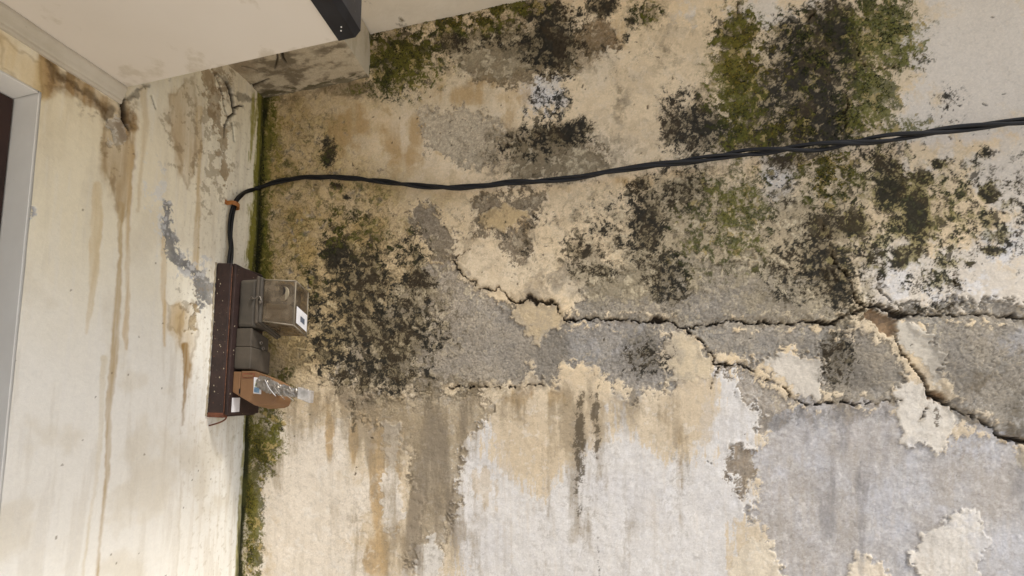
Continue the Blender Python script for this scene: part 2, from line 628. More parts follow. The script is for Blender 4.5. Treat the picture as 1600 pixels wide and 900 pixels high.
# ---- paint gone: bare plaster and blockwork
BARE = [
    ([(640, 440), (668, 420), (700, 408), (720, 424), (760, 462), (800, 485), (850, 520), (888, 500), (888, 560), (872, 598), (830, 575), (800, 600),
      (720, 612), (640, 612), (560, 606), (520, 580), (545, 520), (600, 470)], (166, 156, 141)),
    ([(886, 505), (960, 502), (1050, 510), (1030, 560), (1052, 590), (1040, 618), (985, 620), (955, 598), (925, 580), (880, 570)], (152, 149, 145)),
    ([(895, 470), (930, 440), (1000, 415), (1060, 390), (1130, 400), (1240, 420), (1320, 440), (1332, 480), (1300, 504), (1180, 502), (1040, 498), (900, 498)], (152, 144, 130)),
    ([(1425, 512), (1470, 500), (1640, 505), (1640, 690), (1560, 668), (1500, 640), (1478, 605), (1475, 560)], (152, 145, 133)),
    ([(1200, 640), (1260, 636), (1330, 634), (1402, 628), (1412, 660), (1415, 690), (1470, 700), (1530, 668), (1640, 720), (1640, 940), (1225, 940),
      (1212, 880), (1172, 800), (1185, 765), (1160, 725), (1190, 690)], (182, 178, 176)),
    ([(1280, 520), (1395, 530), (1405, 580), (1400, 625), (1340, 628), (1278, 622), (1285, 570)], (144, 137, 124)),
    ([(1062, 512), (1180, 508), (1290, 512), (1284, 550), (1230, 545), (1180, 560), (1130, 560), (1100, 545)], (158, 151, 140)),
    ([(640, 322), (664, 318), (690, 340), (715, 372), (713, 398), (690, 410), (664, 392), (650, 362)], (134, 121, 102)),
    ([(735, 312), (760, 304), (850, 300), (846, 334), (815, 352), (780, 345), (760, 368), (738, 362)], (140, 122, 96)),
    ([(770, 365), (810, 362), (832, 392), (818, 412), (786, 398)], (144, 128, 104)),
    ([(790, 240), (830, 200), (890, 200), (955, 245), (930, 275), (840, 280), (796, 270)], (132, 115, 88)),
    ([(1128, 712), (1150, 704), (1186, 708), (1192, 740), (1178, 775), (1160, 770), (1142, 738)], (128, 112, 92)),
    ([(540, 640), (640, 612), (760, 612), (770, 640), (720, 690), (712, 780), (690, 880), (640, 880), (655, 780), (640, 700), (600, 670)], (170, 154, 128)),
    ([(1120, 575), (1170, 578), (1225, 605), (1240, 640), (1205, 660), (1180, 690), (1188, 640), (1150, 600)], (168, 157, 143)),
    ([(700, 60), (830, 40), (900, 110), (850, 120), (800, 140), (720, 120)], (140, 120, 88)),
    ([(660, 180), (740, 165), (775, 200), (790, 250), (720, 262), (670, 240)], (194, 178, 150)),
    ([(880, 30), (940, 30), (960, 70), (925, 85), (900, 60)], (140, 116, 84)),
    ([(1560, 700), (1640, 690), (1640, 830), (1590, 800), (1570, 750)], (170, 158, 136)),
]
FLAKE = [   # islands of cream paint still clinging to the bare plaster
    ([(1400, 600), (1445, 596), (1490, 650), (1480, 690), (1455, 715), (1440, 690), (1412, 700), (1405, 660)], (210, 201, 186)),
    ([(1170, 842), (1205, 850), (1222, 895), (1220, 940), (1130, 940), (1142, 870)], (214, 200, 176)),
    ([(1440, 840), (1480, 800), (1530, 806), (1548, 850), (1525, 880), (1540, 940), (1450, 940), (1425, 880)], (212, 204, 191)),
    ([(1325, 885), (1345, 870), (1385, 885), (1380, 930), (1320, 930)], (212, 198, 176)),
    ([(795, 478), (830, 474), (868, 482), (884, 505), (862, 520), (840, 545), (825, 515), (800, 500)], (194, 173, 138)),
    ([(1400, 530), (1425, 560), (1470, 600), (1470, 560), (1430, 505), (1405, 510)], (202, 192, 174)),
    ([(1190, 560), (1240, 550), (1285, 565), (1282, 620), (1250, 632), (1230, 600)], (204, 194, 178)),
    ([(600, 700), (612, 692), (625, 740), (628, 800), (610, 850), (598, 800)], (212, 202, 187)),
    ([(655, 850), (672, 830), (690, 870), (684, 930), (655, 930)], (206, 199, 188)),
    ([(750, 335), (785, 320), (815, 325), (820, 345), (785, 362), (755, 355)], (192, 167, 124)),
    ([(600, 662), (622, 660), (626, 690), (612, 712), (602, 690)], (210, 200, 184)),
    ([(1062, 515), (1100, 545), (1118, 570), (1105, 590), (1060, 590), (1035, 600), (1050, 560), (1040, 535)], (204, 186, 155)),
]
bare_rgb = np.zeros(U.shape + (3,), np.float32)
bare_rgb[:] = lin((160, 146, 122))
bid = np.zeros(U.shape, np.int32)
best = np.full(U.shape, -1e4, np.float32)
for k, (p, c) in enumerate(BARE):
    s = poly_sd(UW, VW, p)
    up = s > best
    best = np.where(up, s, best)
    bid = np.where(up, k + 1, bid)
    bare_rgb[up] = lin(c)
for strip in ([(887, 503, 7), (980, 500, 9), (1046, 503, 8), (1120, 507, 8), (1200, 503, 9), (1300, 504, 8)], [(1430, 493, 6), (1540, 492, 7), (1640, 500, 8)],
              [(1256, 632, 6), (1330, 632, 8), (1404, 627, 6)], [(1486, 638, 5), (1534, 660, 9), (1640, 695, 9)]):
    best = np.maximum(best, -seg_dist(UW, VW, strip) + 11)        # paint has fallen away along the cracks
Db = np.clip(0.5 + best / 30, 0, 1)
bare = cover(np.where(Db > 0, Db, 0), uni(0.3 * nFlk + 0.4 * nMid + 0.3 * nLace), 0.07)
ext = sstep(1610, 1720, U)                                      # the same decay carries on past the surveyed stretch
bare = np.maximum(bare, cover(0.34 * ext, uni(0.7 * nBig + 0.3 * nMid), 0.06))
bare = np.maximum(bare, 0.8 * cover(np.clip(olive * 0.10, 0, 1) * (V < 560), nFlk, 0.04))
flake = np.zeros(U.shape, np.float32)
fid = np.zeros(U.shape, np.int32)
flake_rgb = np.zeros(U.shape + (3,), np.float32)
for k, (p, c) in enumerate(FLAKE):
    s = poly_sd(UW, VW, p)
    m = sstep(-1.5, 1.5, s - 9 * (nFlk - 0.5))
    up = m > flake
    flake = np.maximum(flake, m)
    fid = np.where(up & (m > 0.5), k + 1, fid)
    flake_rgb[up] = lin(c)
rough_b = sstep(680, 600, V + 0.0 * U)                           # the upper bare zones are far more broken up
mott = 0.86 + 0.20 * nMid + (0.08 + 0.22 * rough_b) * (nSpk2 - 0.5) + 0.16 * (nFine - 0.5)
bcol = bare_rgb * mott[..., None]
bcol = bcol * (1 + (nBig - 0.5)[..., None] * np.array([0.06, 0.01, -0.05], np.float32))
C.over(bare * (0.8 + 0.2 * nMid), bcol)
C.over(bare * rough_b * 0.32 * curl, (196, 182, 156))
C.over(bare * rough_b * 0.30 * cell, (84, 74, 58))
C.over(bare * (0.15 + 0.45 * rough_b) * fleck * (nMid > 0.62), (200, 184, 154))
C.over(bare * rough_b * 0.3 * cover(0.25 + 0 * U, nSpk2, 0.15), (110, 98, 78))
C.over(flake, flake_rgb * (0.94 + 0.1 * nMid)[..., None])
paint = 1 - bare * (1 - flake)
shade_dirt_edge = np.clip(soften(paint, 3) - paint, 0, 1) * 2.0 * (1 - paint)  # dirt and a thin shadow painted dark along the broken paint edges
C.over(0.45 * np.clip(shade_dirt_edge, 0, 1) * (nSpk2 > 0.3), (92, 80, 60))
C.over(0.35 * np.clip((paint - soften(paint, 3)) * 2, 0, 1) * sstep(0.3, 0.7, nLace), (222, 210, 188))

# dark damp and pale salts on the block faces
damp = blobs(U, V, [
    (1010, 560, 48, 45, .85), (960, 580, 40, 30, .6), (930, 520, 40, 16, .6), (1310, 560, 30, 50, .85), (1345, 590, 50, 26, .7),
    (1260, 530, 40, 16, .5), (1050, 450, 60, 40, .6), (940, 450, 50, 34, .65), (840, 560, 46, 46, .75), (730, 520, 40, 60, .3), (790, 520, 40, 40, .4),
    (1500, 600, 60, 50, .5), (1590, 640, 40, 60, .7), (620, 570, 80, 44, .85), (1330, 644, 70, 20, .75), (1260, 655, 60, 26, .5),
    (870, 540, 22, 40, .85), (1480, 720, 60, 20, .5), (1200, 660, 40, 24, .6), (1120, 450, 60, 40, .5), (1370, 560, 24, 30, .5), (1540, 560, 80, 60, .3), (1300, 740, 60, 60, .3), (1180, 860, 40, 60, .3)])
C.over(0.62 * bare * (1 - flake) * cover(damp * 0.85, 0.4 * nSpk + 0.6 * nMid, 0.3), (84, 77, 66))
salt = blobs(U, V, [(1590, 540, 45, 26, .7), (1530, 530, 24, 20, .5), (1000, 590, 60, 40, .4), (950, 540, 60, 30, .45), (1560, 860, 60, 60, .8), (1500, 780, 60, 60, .5), (1400, 830, 90, 60, .35), (1100, 470, 140, 24, .4), (1440, 470, 60, 14, .4),
                    (1420, 760, 60, 70, .6), (1300, 700, 60, 50, .4), (1560, 385, 30, 26, .75), (1290, 830, 60, 60, .35), (720, 560, 60, 40, .35), (700, 480, 50, 40, .3), (1250, 470, 80, 26, .5)])
C.over(0.62 * cover(salt * 0.85, 0.5 * nSpk + 0.5 * nMid, 0.3), (194, 192, 192))

band = blobs(U, V, [(760, 550, 200, 60, .8), (980, 560, 120, 60, .7), (1000, 450, 160, 46, .8), (1180, 470, 150, 36, .8), (1180, 540, 120, 30, .6), (1340, 570, 80, 60, .7), (1530, 590, 110, 90, .6), (640, 600, 160, 24, .6)])
C.over(0.55 * cover(band, uni(0.6 * nMid + 0.4 * nSpk), 0.45), lin((138, 130, 118)) * (0.8 + 0.4 * nSpk[..., None]))
C.over(0.35 * bare * (1 - flake) * sstep(640, 720, V) * cover(0.5 + 0 * U, uni(0.6 * nBig + 0.4 * nSpk), 0.3), (160, 152, 140))

# thin run-off lines all over the lower half
low = sstep(560, 660, V)
C.over(0.20 * low * cover(0.30 + 0 * U, uni(0.8 * nStrk + 0.2 * nBig), 0.25), (160, 148, 128))
C.over(0.20 * low * cover(0.16 + 0 * U, uni(0.7 * nStrk[:, ::-1] + 0.3 * nMid), 0.2), (190, 164, 122))
C.over(0.22 * low * cover(0.20 + 0 * U, nLace, 0.12), (150, 142, 130))
C.over(0.25 * low * cover(0.16 + 0 * U, nFlk, 0.08), (224, 219, 210))

soil = blobs(U, V, [(640, 680, 110, 60, .8), (560, 640, 120, 36, .7), (680, 780, 60, 120, .7), (900, 660, 60, 60, .6), (915, 760, 34, 110, .55), (780, 640, 70, 40, .6), (1010, 640, 60, 40, .5), (470, 650, 60, 40, .5),
                    (1060, 740, 20, 120, .45), (850, 800, 14, 100, .4), (980, 840, 12, 80, .35), (600, 830, 70, 90, .55), (740, 870, 16, 60, .4), (430, 720, 40, 60, .5)])
C.over(0.62 * cover(soil, uni(0.55 * nDrip + 0.3 * nMid + 0.15 * nStrk), 0.45), lin((140, 124, 98)) * (0.85 + 0.3 * nSpk[..., None]))
C.over(0.4 * np.clip(soil * 1.2, 0, 1) * cover(0.28 + 0 * U, nLace, 0.15), (120, 106, 82))

# dirty run-off streaks
drip = blobs(U, V, [
    (680, 750, 40, 130, .75), (700, 650, 70, 40, .5), (915, 700, 22, 95, .45), (1292, 770, 14, 90, .75), (1345, 790, 16, 110, .8), (1240, 800, 20, 90, .35), (1310, 680, 60, 30, .5),
    (1380, 760, 40, 110, .4), (650, 830, 18, 90, .6), (1450, 700, 40, 40, .3), (1590, 760, 14, 80, .6), (1060, 780, 8, 100, .3), (580, 690, 30, 40, .3),
    (1200, 870, 30, 60, .4), (560, 620, 60, 20, .5), (780, 640, 50, 24, .5), (935, 850, 8, 90, .4), (860, 830, 5, 90, .3)])
C.over(0.62 * cover(drip * 0.9, 0.8 * nDrip + 0.2 * nSpk, 0.35), lin((118, 107, 92)) + (lin((134, 130, 127)) - lin((118, 107, 92))) * sstep(1150, 1250, U)[..., None])
C.over(0.8 * cover(blobs(U, V, [(906, 690, 9, 100, .62), (930, 660, 8, 60, .68), (905, 770, 6, 60, .45), (935, 850, 4, 60, .35), (553, 650, 5, 24, .6), (1462, 655, 6, 14, .6)]),
                    0.7 * nSpk2 + 0.3 * nDrip, 0.08), (78, 67, 50))

# brown grime veils (dirt caught in rough plaster)
veil = blobs(U, V, [
    (850, 240, 120, 46, .8), (960, 380, 110, 70, .45), (1080, 330, 100, 90, .6), (1250, 340, 130, 80, .55), (600, 490, 120, 120, .75), (770, 70, 130, 50, .75),
    (1090, 170, 60, 60, .4), (1020, 440, 100, 50, .55), (560, 140, 60, 14, .8), (440, 150, 60, 14, .5), (1300, 420, 70, 60, .65), (900, 80, 60, 40, .5), (1560, 620, 60, 80, .4),
    (970, 160, 16, 30, .6), (1010, 20, 34, 30, .65), (1040, 90, 30, 30, .5), (1450, 310, 130, 70, .35), (870, 415, 70, 50, .4), (660, 600, 150, 24, .6), (740, 350, 60, 60, .4), (500, 560, 60, 60, .5), (1060, 40, 60, 20, .3), (830, 380, 50, 40, .4)])
C.over(0.66 * cover(veil * 0.95, 0.5 * nMid + 0.5 * nSpk, 0.42), (112, 96, 68))
C.over(0.5 * np.clip(veil * 1.2, 0, 1) * cover(0.3 + 0 * U, nSpk2, 0.12), (92, 80, 56))
C.over(0.3 * sstep(0.3, 0.8, veil) * cell, (70, 60, 42))
C.over(0.35 * sstep(0.3, 0.8, veil) * fleck, (206, 188, 154))

film = blobs(U, V, [(1130, 370, 130, 80, .95), (1020, 400, 70, 80, .85), (1250, 380, 90, 90, .85), (1080, 300, 70, 50, .8), (950, 340, 70, 50, .5), (960, 440, 70, 34, .8), (1300, 300, 60, 60, .7),
                    (880, 250, 100, 36, .6), (760, 80, 110, 40, .6), (1250, 460, 120, 50, .7), (600, 500, 110, 110, .5)])
C.over(0.72 * cover(film, 0.6 * nMid + 0.4 * nSpk, 0.4), lin((162, 148, 120)) * (0.8 + 0.4 * nMid[..., None]))
C.over(0.6 * np.clip(film * 1.3, 0, 1) * fleck, (208, 192, 160))
C.over(0.4 * np.clip(film * 1.3, 0, 1) * cover(0.3 + 0 * U, nSpk2, 0.12), (100, 88, 64))

# ---- black mould: dense hearts that break up into specks, with scales of paint left standing
mold = blobs(U, V, [
    (530, 400, 28, 32, .95), (560, 455, 60, 65, .64), (600, 515, 85, 65, .6), (585, 575, 75, 36, .56), (640, 395, 30, 32, .5), (515, 540, 30, 50, .6), (500, 470, 24, 60, .5),
    (412, 690, 24, 40, .62), (400, 300, 10, 120, .5), (392, 830, 10, 70, .5), (514, 235, 10, 26, .85), (527, 290, 9, 5, .95), (541, 308, 5, 4, .95), (575, 400, 34, 30, .6), (650, 440, 26, 26, .6), (545, 350, 40, 20, .4),
    (862, 62, 38, 50, .96), (845, 18, 38, 18, .95), (942, 12, 24, 13, .95), (780, 45, 70, 28, .5), (882, 208, 36, 18, .85), (906, 200, 18, 14, .95), (842, 205, 26, 12, .65), (820, 230, 50, 20, .4),
    (620, 90, 48, 48, .85), (700, 64, 30, 26, .7), (905, 24, 18, 14, .5), (985, 35, 8, 6, .9), (978, 60, 6, 8, .7),
    (1095, 200, 48, 42, .82), (1060, 205, 26, 30, .75), (1180, 212, 90, 28, .85), (1275, 190, 72, 52, 1.02), (1262, 118, 62, 68, 1), (1300, 55, 48, 52, 1), (1240, 60, 34, 34, .8),
    (1180, 150, 48, 66, .8), (1150, 55, 34, 32, .75), (1370, 40, 40, 46, .6), (1335, 110, 22, 70, .7), (1400, 90, 40, 26, .5), (1215, 75, 30, 34, .6),
    (1012, 350, 28, 58, .78), (1000, 300, 26, 22, .5), (1045, 430, 34, 44, .55), (1075, 300, 46, 36, .55), (1150, 350, 80, 66, .36), (1295, 355, 38, 32, .74), (1335, 350, 24, 26, .94),
    (1385, 265, 24, 22, .9), (1392, 302, 30, 32, .98), (1432, 335, 22, 46, 1.1), (1440, 280, 18, 16, .85), (1420, 395, 28, 14, .8), (1405, 408, 12, 14, .85),
    (1290, 410, 44, 50, .72), (1312, 450, 24, 32, .8), (1228, 252, 36, 11, .9), (1545, 303, 16, 14, 1), (1548, 345, 20, 18, .6), (1562, 372, 18, 14, .65), (1550, 392, 17, 8, .9),
    (1480, 330, 100, 66, .34), (1510, 290, 66, 38, .3), (1460, 440, 50, 20, .45), (1470, 258, 22, 10, .6), (1490, 385, 56, 40, .28), (1580, 340, 36, 44, .32), (1480, 410, 22, 14, .5),
    (960, 370, 66, 56, .26), (900, 392, 22, 20, .6), (1320, 280, 44, 34, .42), (1540, 240, 12, 10, .6), (1480, 165, 26, 30, .24), (860, 165, 34, 38, .4), (960, 70, 80, 60, .1),
    (1310, 560, 28, 42, .5), (1345, 480, 30, 20, .4), (1010, 560, 36, 28, .4), (1600, 330, 34, 90, .26), (1450, 480, 70, 10, .35), (830, 370, 80, 70, .12), (750, 350, 60, 40, .1),
    (1360, 250, 66, 44, .42), (1400, 350, 22, 20, .6), (1360, 400, 34, 44, .5), (1240, 420, 44, 50, .45), (930, 425, 34, 16, .5), (1060, 160, 30, 26, .35), (1220, 300, 60, 40, .3), (1010, 25, 24, 20, .4)])
mold = np.maximum(mold, ext * sstep(560, 380, V) * sstep(0.35, 0.9, nBig) * 0.42)
nM = uni(0.34 * nSpk + 0.42 * nLace + 0.24 * nFlk)
mm = cover(mold, nM, 0.07)
mm = mm * (1 - 0.88 * fleck * (crd > 0.80 - 0.15 * (1 - mold)))
moldc = lin((30, 28, 22)) * (0.75 + 0.7 * nFine[..., None]) + lin((38, 26, 10)) * sstep(0.5, 0.7, nMid)[..., None]
veil2 = cover(np.clip(mold * 1.3, 0, 1), nM, 0.45)
C.over(veil2 * 0.68, (100, 87, 58))
C.over(0.6 * cover(np.clip(mold * 1.5, 0, 1) * blobs(U, V, [(1450, 340, 150, 120, 1), (1370, 60, 90, 90, .8)]), nSpk, 0.3), (150, 138, 80))
C.over(mm * 0.93, moldc)
C.over(0.8 * cover(np.clip(mold * 0.55, 0, 1) * (mold > 0.06), nSpk2, 0.05) * (1 - mm), (66, 58, 42))

# scattered pits and fly specks
spot = (g1 < 0.06 + 0.13 * (grd - 0.7)) * (grd > 0.74) * 1.0
spotD = blobs(U, V, [(700, 200, 200, 80, .9), (960, 150, 120, 100, .8), (560, 250, 100, 80, .9), (1480, 160, 120, 90, .8), (1100, 450, 400, 80, .6), (760, 430, 80, 50, .8), (500, 680, 90, 60, .5), (1150, 680, 60, 60, .5)])
C.over(spot * (nMid < spotD) * 0.75, (72, 60, 42))

# ---- green algae film and moss bed
green = blobs(U, V, [
    (625, 95, 64, 50, .9), (720, 38, 80, 16, .8), (790, 14, 56, 12, .8), (1150, 130, 42, 100, .95), (1160, 40, 32, 28, .85), (1270, 90, 76, 86, .34), (1380, 50, 58, 62, .95),
    (1365, 150, 38, 56, 1), (1335, 185, 32, 34, .8), (1150, 330, 52, 76, .68), (1290, 275, 48, 42, .75), (1120, 370, 66, 66, .5), (1450, 330, 110, 84, .2), (1400, 200, 50, 20, .6), (1240, 200, 60, 40, .35),
    (545, 340, 70, 60, .4), (610, 380, 50, 40, .3), (600, 140, 46, 14, .7), (1430, 420, 66, 44, .15), (1520, 300, 66, 66, .12), (1190, 200, 66, 44, .55), (680, 110, 30, 24, .5),
    (414, 684, 28, 44, .95), (404, 720, 18, 50, .9), (398, 800, 13, 140, .95), (432, 660, 18, 24, .7), (412, 250, 14, 130, .9), (412, 420, 16, 60, .7), (440, 600, 24, 34, .6), (1010, 20, 26, 26, .5), (480, 300, 80, 160, .22), (470, 430, 60, 60, .25)])
gm = cover(green * 0.93, uni(0.5 * nLace + 0.5 * nSpk), 0.16)
gcol = lin((58, 60, 18)) * (0.4 + 1.0 * nFine[..., None]) + sstep(0.45, 0.7, nMid)[..., None] * lin((66, 66, 26))
yel = blobs(U, V, [(1160, 90, 34, 40, 1), (1210, 110, 20, 40, .8), (1240, 200, 40, 30, .5), (640, 100, 30, 30, .4)])[..., None]
gcol = gcol + yel * lin((92, 66, 6)) * nSpk[..., None]
greyg = blobs(U, V, [(1400, 60, 46, 60, 1), (1150, 350, 70, 70, .9), (1365, 160, 40, 50, .7), (1450, 340, 100, 80, .6)])[..., None]
gcol = gcol + greyg * lin((92, 90, 64)) * (0.5 + nSpk2[..., None])
thin = blobs(U, V, [(1150, 350, 90, 80, .45), (1450, 340, 120, 90, .3), (545, 340, 80, 70, .4)])
C.over(gm * (0.85 - thin * 0.5), gcol)
C.over(0.5 * cover(green * 0.66, uni(nLace + 0.5 * nMid), 0.3), (108, 100, 36))
C.over(gm * 0.75 * fleck * (crd > 0.72), (176, 154, 102))

# dark wet line down the corner
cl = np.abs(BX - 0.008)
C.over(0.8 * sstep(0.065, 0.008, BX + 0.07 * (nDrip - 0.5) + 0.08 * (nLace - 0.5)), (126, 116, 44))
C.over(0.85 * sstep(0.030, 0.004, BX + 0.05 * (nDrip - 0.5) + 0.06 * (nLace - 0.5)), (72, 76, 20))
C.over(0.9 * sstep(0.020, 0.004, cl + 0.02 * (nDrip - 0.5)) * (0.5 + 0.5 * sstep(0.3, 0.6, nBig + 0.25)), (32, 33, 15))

# ---- cracks
CRACKS = [
    [(708, 404, 1), (716, 422, 2.2), (728, 432, 2.5), (742, 440, 2.2), (746, 452, 2), (770, 454, 2.2), (782, 452, 1.6), (792, 462, 1.2), (803, 473, 2.2), (818, 471, 4), (830, 466, 5.5),
     (842, 473, 4), (860, 472, 5.5), (868, 478, 3), (876, 492, 2), (887, 503, 2.6), (910, 500, 2.4), (932, 498, 3), (952, 500, 3.2), (980, 500, 2.4), (1008, 502, 3.4), (1030, 499, 5.5), (1046, 503, 4), (1060, 511, 1.8),
     (1090, 510, 1.6), (1120, 507, 2.4), (1140, 503, 2.2), (1170, 506, 1.6), (1200, 503, 2.2), (1230, 507, 2), (1262, 503, 2.6), (1290, 505, 5.5), (1306, 503, 4), (1318, 494, 2.4), (1340, 487, 2.6), (1352, 480, 3.5), (1372, 477, 5),
     (1384, 482, 5), (1396, 491, 7), (1412, 493, 7), (1428, 493, 2.6), (1452, 491, 2), (1480, 493, 3), (1505, 492, 2), (1540, 491, 2), (1562, 496, 2), (1580, 494, 2.6), (1610, 500, 3), (1700, 505, 3), (1790, 498, 2.4), (1900, 512, 2), (1990, 520, 1)],
    [(1046, 503, 3), (1066, 512, 2.4), (1082, 524, 2.4), (1100, 535, 2), (1110, 552, 2), (1118, 568, 2.4), (1128, 571, 4.5), (1150, 570, 2.4), (1175, 578, 1.6), (1190, 592, 1), (1224, 602, 1), (1234, 622, 1.2), (1256, 632, 1.4)],
    [(1398, 524, 2.4), (1402, 545, 4), (1410, 556, 4), (1424, 572, 4.2), (1438, 588, 3.8), (1444, 602, 4), (1452, 612, 6), (1462, 620, 8), (1474, 630, 6), (1486, 638, 3.4), (1500, 645, 2.6), (1518, 650, 3), (1534, 660, 4.6), (1552, 670, 4.2),
     (1562, 682, 6), (1580, 688, 7), (1605, 692, 7), (1700, 712, 6), (1780, 742, 4), (1850, 760, 2)],
    [(1282, 345, 1.6), (1294, 370, 1.4), (1304, 410, 1.4), (1322, 432, 1.8), (1332, 452, 2.2), (1336, 472, 1.8), (1350, 480, 2)],
    [(1320, 145, 2.6), (1323, 165, 2.4), (1317, 182, 3), (1322, 196, 3), (1314, 210, 2)],
    [(1370, 436, 1.2), (1374, 455, 1.2), (1390, 472, 1)],
    [(1446, 636, 1.6), (1442, 648, 1.4), (1434, 660, 1)],
    [(1256, 632, 1.2), (1290, 630, 1.4), (1318, 628, 1.6), (1330, 634, 1.4), (1372, 628, 1.2), (1404, 626, 1)],
    [(700, 606, 1), (740, 604, 1.4), (790, 606, 1), (850, 602, 1)],
    [(1330, 62, 1.6), (1338, 92, 1.6), (1352, 108, 1.4), (1400, 106, 1)],
    [(1152, 8, 1), (1155, 26, 1.6)], [(1275, 8, 1.4), (1268, 24, 1.8), (1262, 34, 1.2)],
    [(1490, 428, 1), (1494, 452, .8), (1490, 485, .8)], [(1122, 575, .9), (1112, 596, .8), (1108, 618, .6)],
    [(735, 388, 1.2), (722, 398, 1.2), (712, 404, 1)],
]
crack = np.zeros(U.shape, np.float32)
kid = np.zeros(U.shape, np.int32)
UC, VC = U + 5.0 * w3 + 2.0 * w1, V + 5.0 * w4 + 2.0 * w2
rim = np.zeros(U.shape, np.float32)
for k, pl in enumerate(CRACKS):
    d = seg_dist(UC, VC, [(x, y, (0.40 * hw - 0.5 if k == 2 else 0.5 * hw - 0.4) + (1.2 if hw > 4.6 else 0)) for x, y, hw in pl]) + 2.2 * (nSpk2 - 0.5)
    m = sstep(0.8, -0.8, d)
    kid = np.where((m > 0.35) & (m > crack), k + 1, kid)
    crack = np.maximum(crack, m)
    rim = np.maximum(rim, sstep(9, 1, d) * (nSpk > 0.45))
C.over(rim * 0.4 * (1 - crack), (112, 94, 66))
C.over(crack * 0.9, (48, 34, 22))
HOLES = [[(1343, 486), (1362, 481), (1384, 488), (1402, 502), (1400, 520), (1384, 523), (1362, 510), (1346, 502)],
         [(1446, 608), (1460, 606), (1478, 620), (1480, 632), (1462, 634), (1448, 622)]]
hole = np.zeros(U.shape, np.float32)
for p in HOLES:
    hole = np.maximum(hole, sstep(-2, 3, poly_sd(UW, VW, p)))
C.over(hole * (1 - crack) * 0.9, lin((132, 106, 78)) * (0.6 + 0.8 * nSpk2[..., None]))

C.rough = np.clip(0.18 + 0.75 * bare * rough_b * (1 - flake) + 0.8 * film + 0.6 * olive + 0.9 * mold + 0.5 * veil - 0.1 * mw, 0, 1).astype(np.float32)
C.rough = np.maximum(C.rough, 0.45 * bare * (1 - flake))

# ---- relief, metres out from the wall plane
h = 0.0045 * fbm(U, V, 240, 501, 3) + 0.0022 * fbm(U, V, 60, 521, 4)
h = h + (0.0002 + 0.0006 * sstep(0.4, 0.95, nMid) * (1 - 0.5 * mw)) * fbm(U, V, 9, 541, 3, 0.7) + 0.0006 * curl * bare - 0.0014 * cell * np.clip(veil + olive + bare * rough_b, 0, 1) + 0.0010 * fleck * np.clip(mold + olive + veil, 0, 1)
lip = np.clip(paint - soften(paint, 4), 0, 1) * sstep(0.45, 0.85, nMid)      # paint curling up along its broken edge
h = h + 0.0022 * soften(paint, 1) + 0.0008 * flake + 0.0055 * lip
h = h + 0.0006 * mm * nFine + gm * (0.0008 + 0.0026 * nSpk2 * nFine)
proud = sstep(-14, 10, poly_sd(UW, VW, BARE[3][0])) * 0.007 + sstep(-4, 6, poly_sd(UC, VC, [(700, 400), (760, 455), (870, 474), (888, 500), (1040, 498), (1300, 503), (1350, 478), (1340, 420), (1100, 400), (800, 380)])) * 0.003
h = h + proud
h = h - 0.018 * crack - 0.010 * hole
h = h - 0.0022 * spot * (nMid < spotD)
GREEN_MASK, BU, BV, MOSS_LUMP = gm, U, V, nSpk
BH = h.astype(np.float32)
BP = np.stack([BX, -BH, BZ], -1)

kc = cellmean(crack) > 0.35
kidc = kid[:-1, :-1]
fidc = np.where(cellmean(flake) > 0.5, fid[:-1, :-1], 0)
bidc = np.where((cellmean(bare) > 0.5) & (cellmean(best) > -12), bid[:-1, :-1], 0)
owner = np.zeros(kc.shape, np.int32)
owner = np.where(bidc > 0, 100 + bidc, owner)
owner = np.where(fidc > 0, 200 + fidc, owner)
owner = np.where(kc & (kidc > 0), 300 + kidc, owner)
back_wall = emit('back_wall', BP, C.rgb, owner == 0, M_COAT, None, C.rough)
tag(back_wall, 'tall mouldy plaster wall with peeling cream paint, moss and long cracks', 'wall')
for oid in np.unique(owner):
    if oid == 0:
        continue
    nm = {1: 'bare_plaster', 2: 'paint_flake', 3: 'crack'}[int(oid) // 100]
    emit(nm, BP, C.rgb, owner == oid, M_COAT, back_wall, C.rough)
box_obj('wall_core', (-0.2, 3.2, 0.045, 0.2, 0.0, WALL_TOP), M_CORE, back_wall)

# ------------------------------------------------------------------ left wall
DOOR_Y0, DOOR_Y1, DOOR_Z = -0.645, -1.55, 2.306
gy = np.concatenate([np.linspace(-2.2, DOOR_Y1, 12)[:-1], np.linspace(DOOR_Y1, -0.78, 20)[:-1], np.linspace(-0.78, DOOR_Y0, 56)[:-1], np.linspace(DOOR_Y0, 0.02, 330)])
gz2 = np.concatenate([np.linspace(0.0, 1.2, 30)[:-1], np.linspace(1.2, DOOR_Z, 480)[:-1], np.linspace(DOOR_Z, WALL_TOP, 230)])
LY, LZ = np.meshgrid(gy, gz2)
U, V = survey(0.0 * LY, LY, LZ)
U = U.astype(np.float32)
V = V.astype(np.float32)
A, B = (LY * 560).astype(np.float32), (-LZ * 560).astype(np.float32)     # even noise space on the wall
w1, w2 = fbm(A, B, 40, 611, 4), fbm(A, B, 40, 657, 4)
w3, w4 = fbm(A, B, 12, 691, 3), fbm(A, B, 12, 733, 3)
UW, VW = U + 5 * w1 + 3 * w3, V + 12 * w2 + 6 * w4
nBig = uni(fbm(A, B, 140, 801, 5))
nMid = uni(fbm(A, B, 50, 823, 6, 0.62))
nSpk = uni(fbm(A, B, 20, 851, 5, 0.68))
nFine = uni(fbm(A, B, 8, 901, 3, 0.7))
nDrip = uni(fbm(A, B, 26, 931, 5, 0.6, sx=9.0))
nDripF = uni(fbm(A, B, 9, 947, 4, 0.6, sx=12.0))
L = Coat(U.shape)
L.rgb[:] = lin((231, 221, 195))
L.over(sstep(300, 620, V + 60 * (nBig - 0.5)), (235, 231, 220))
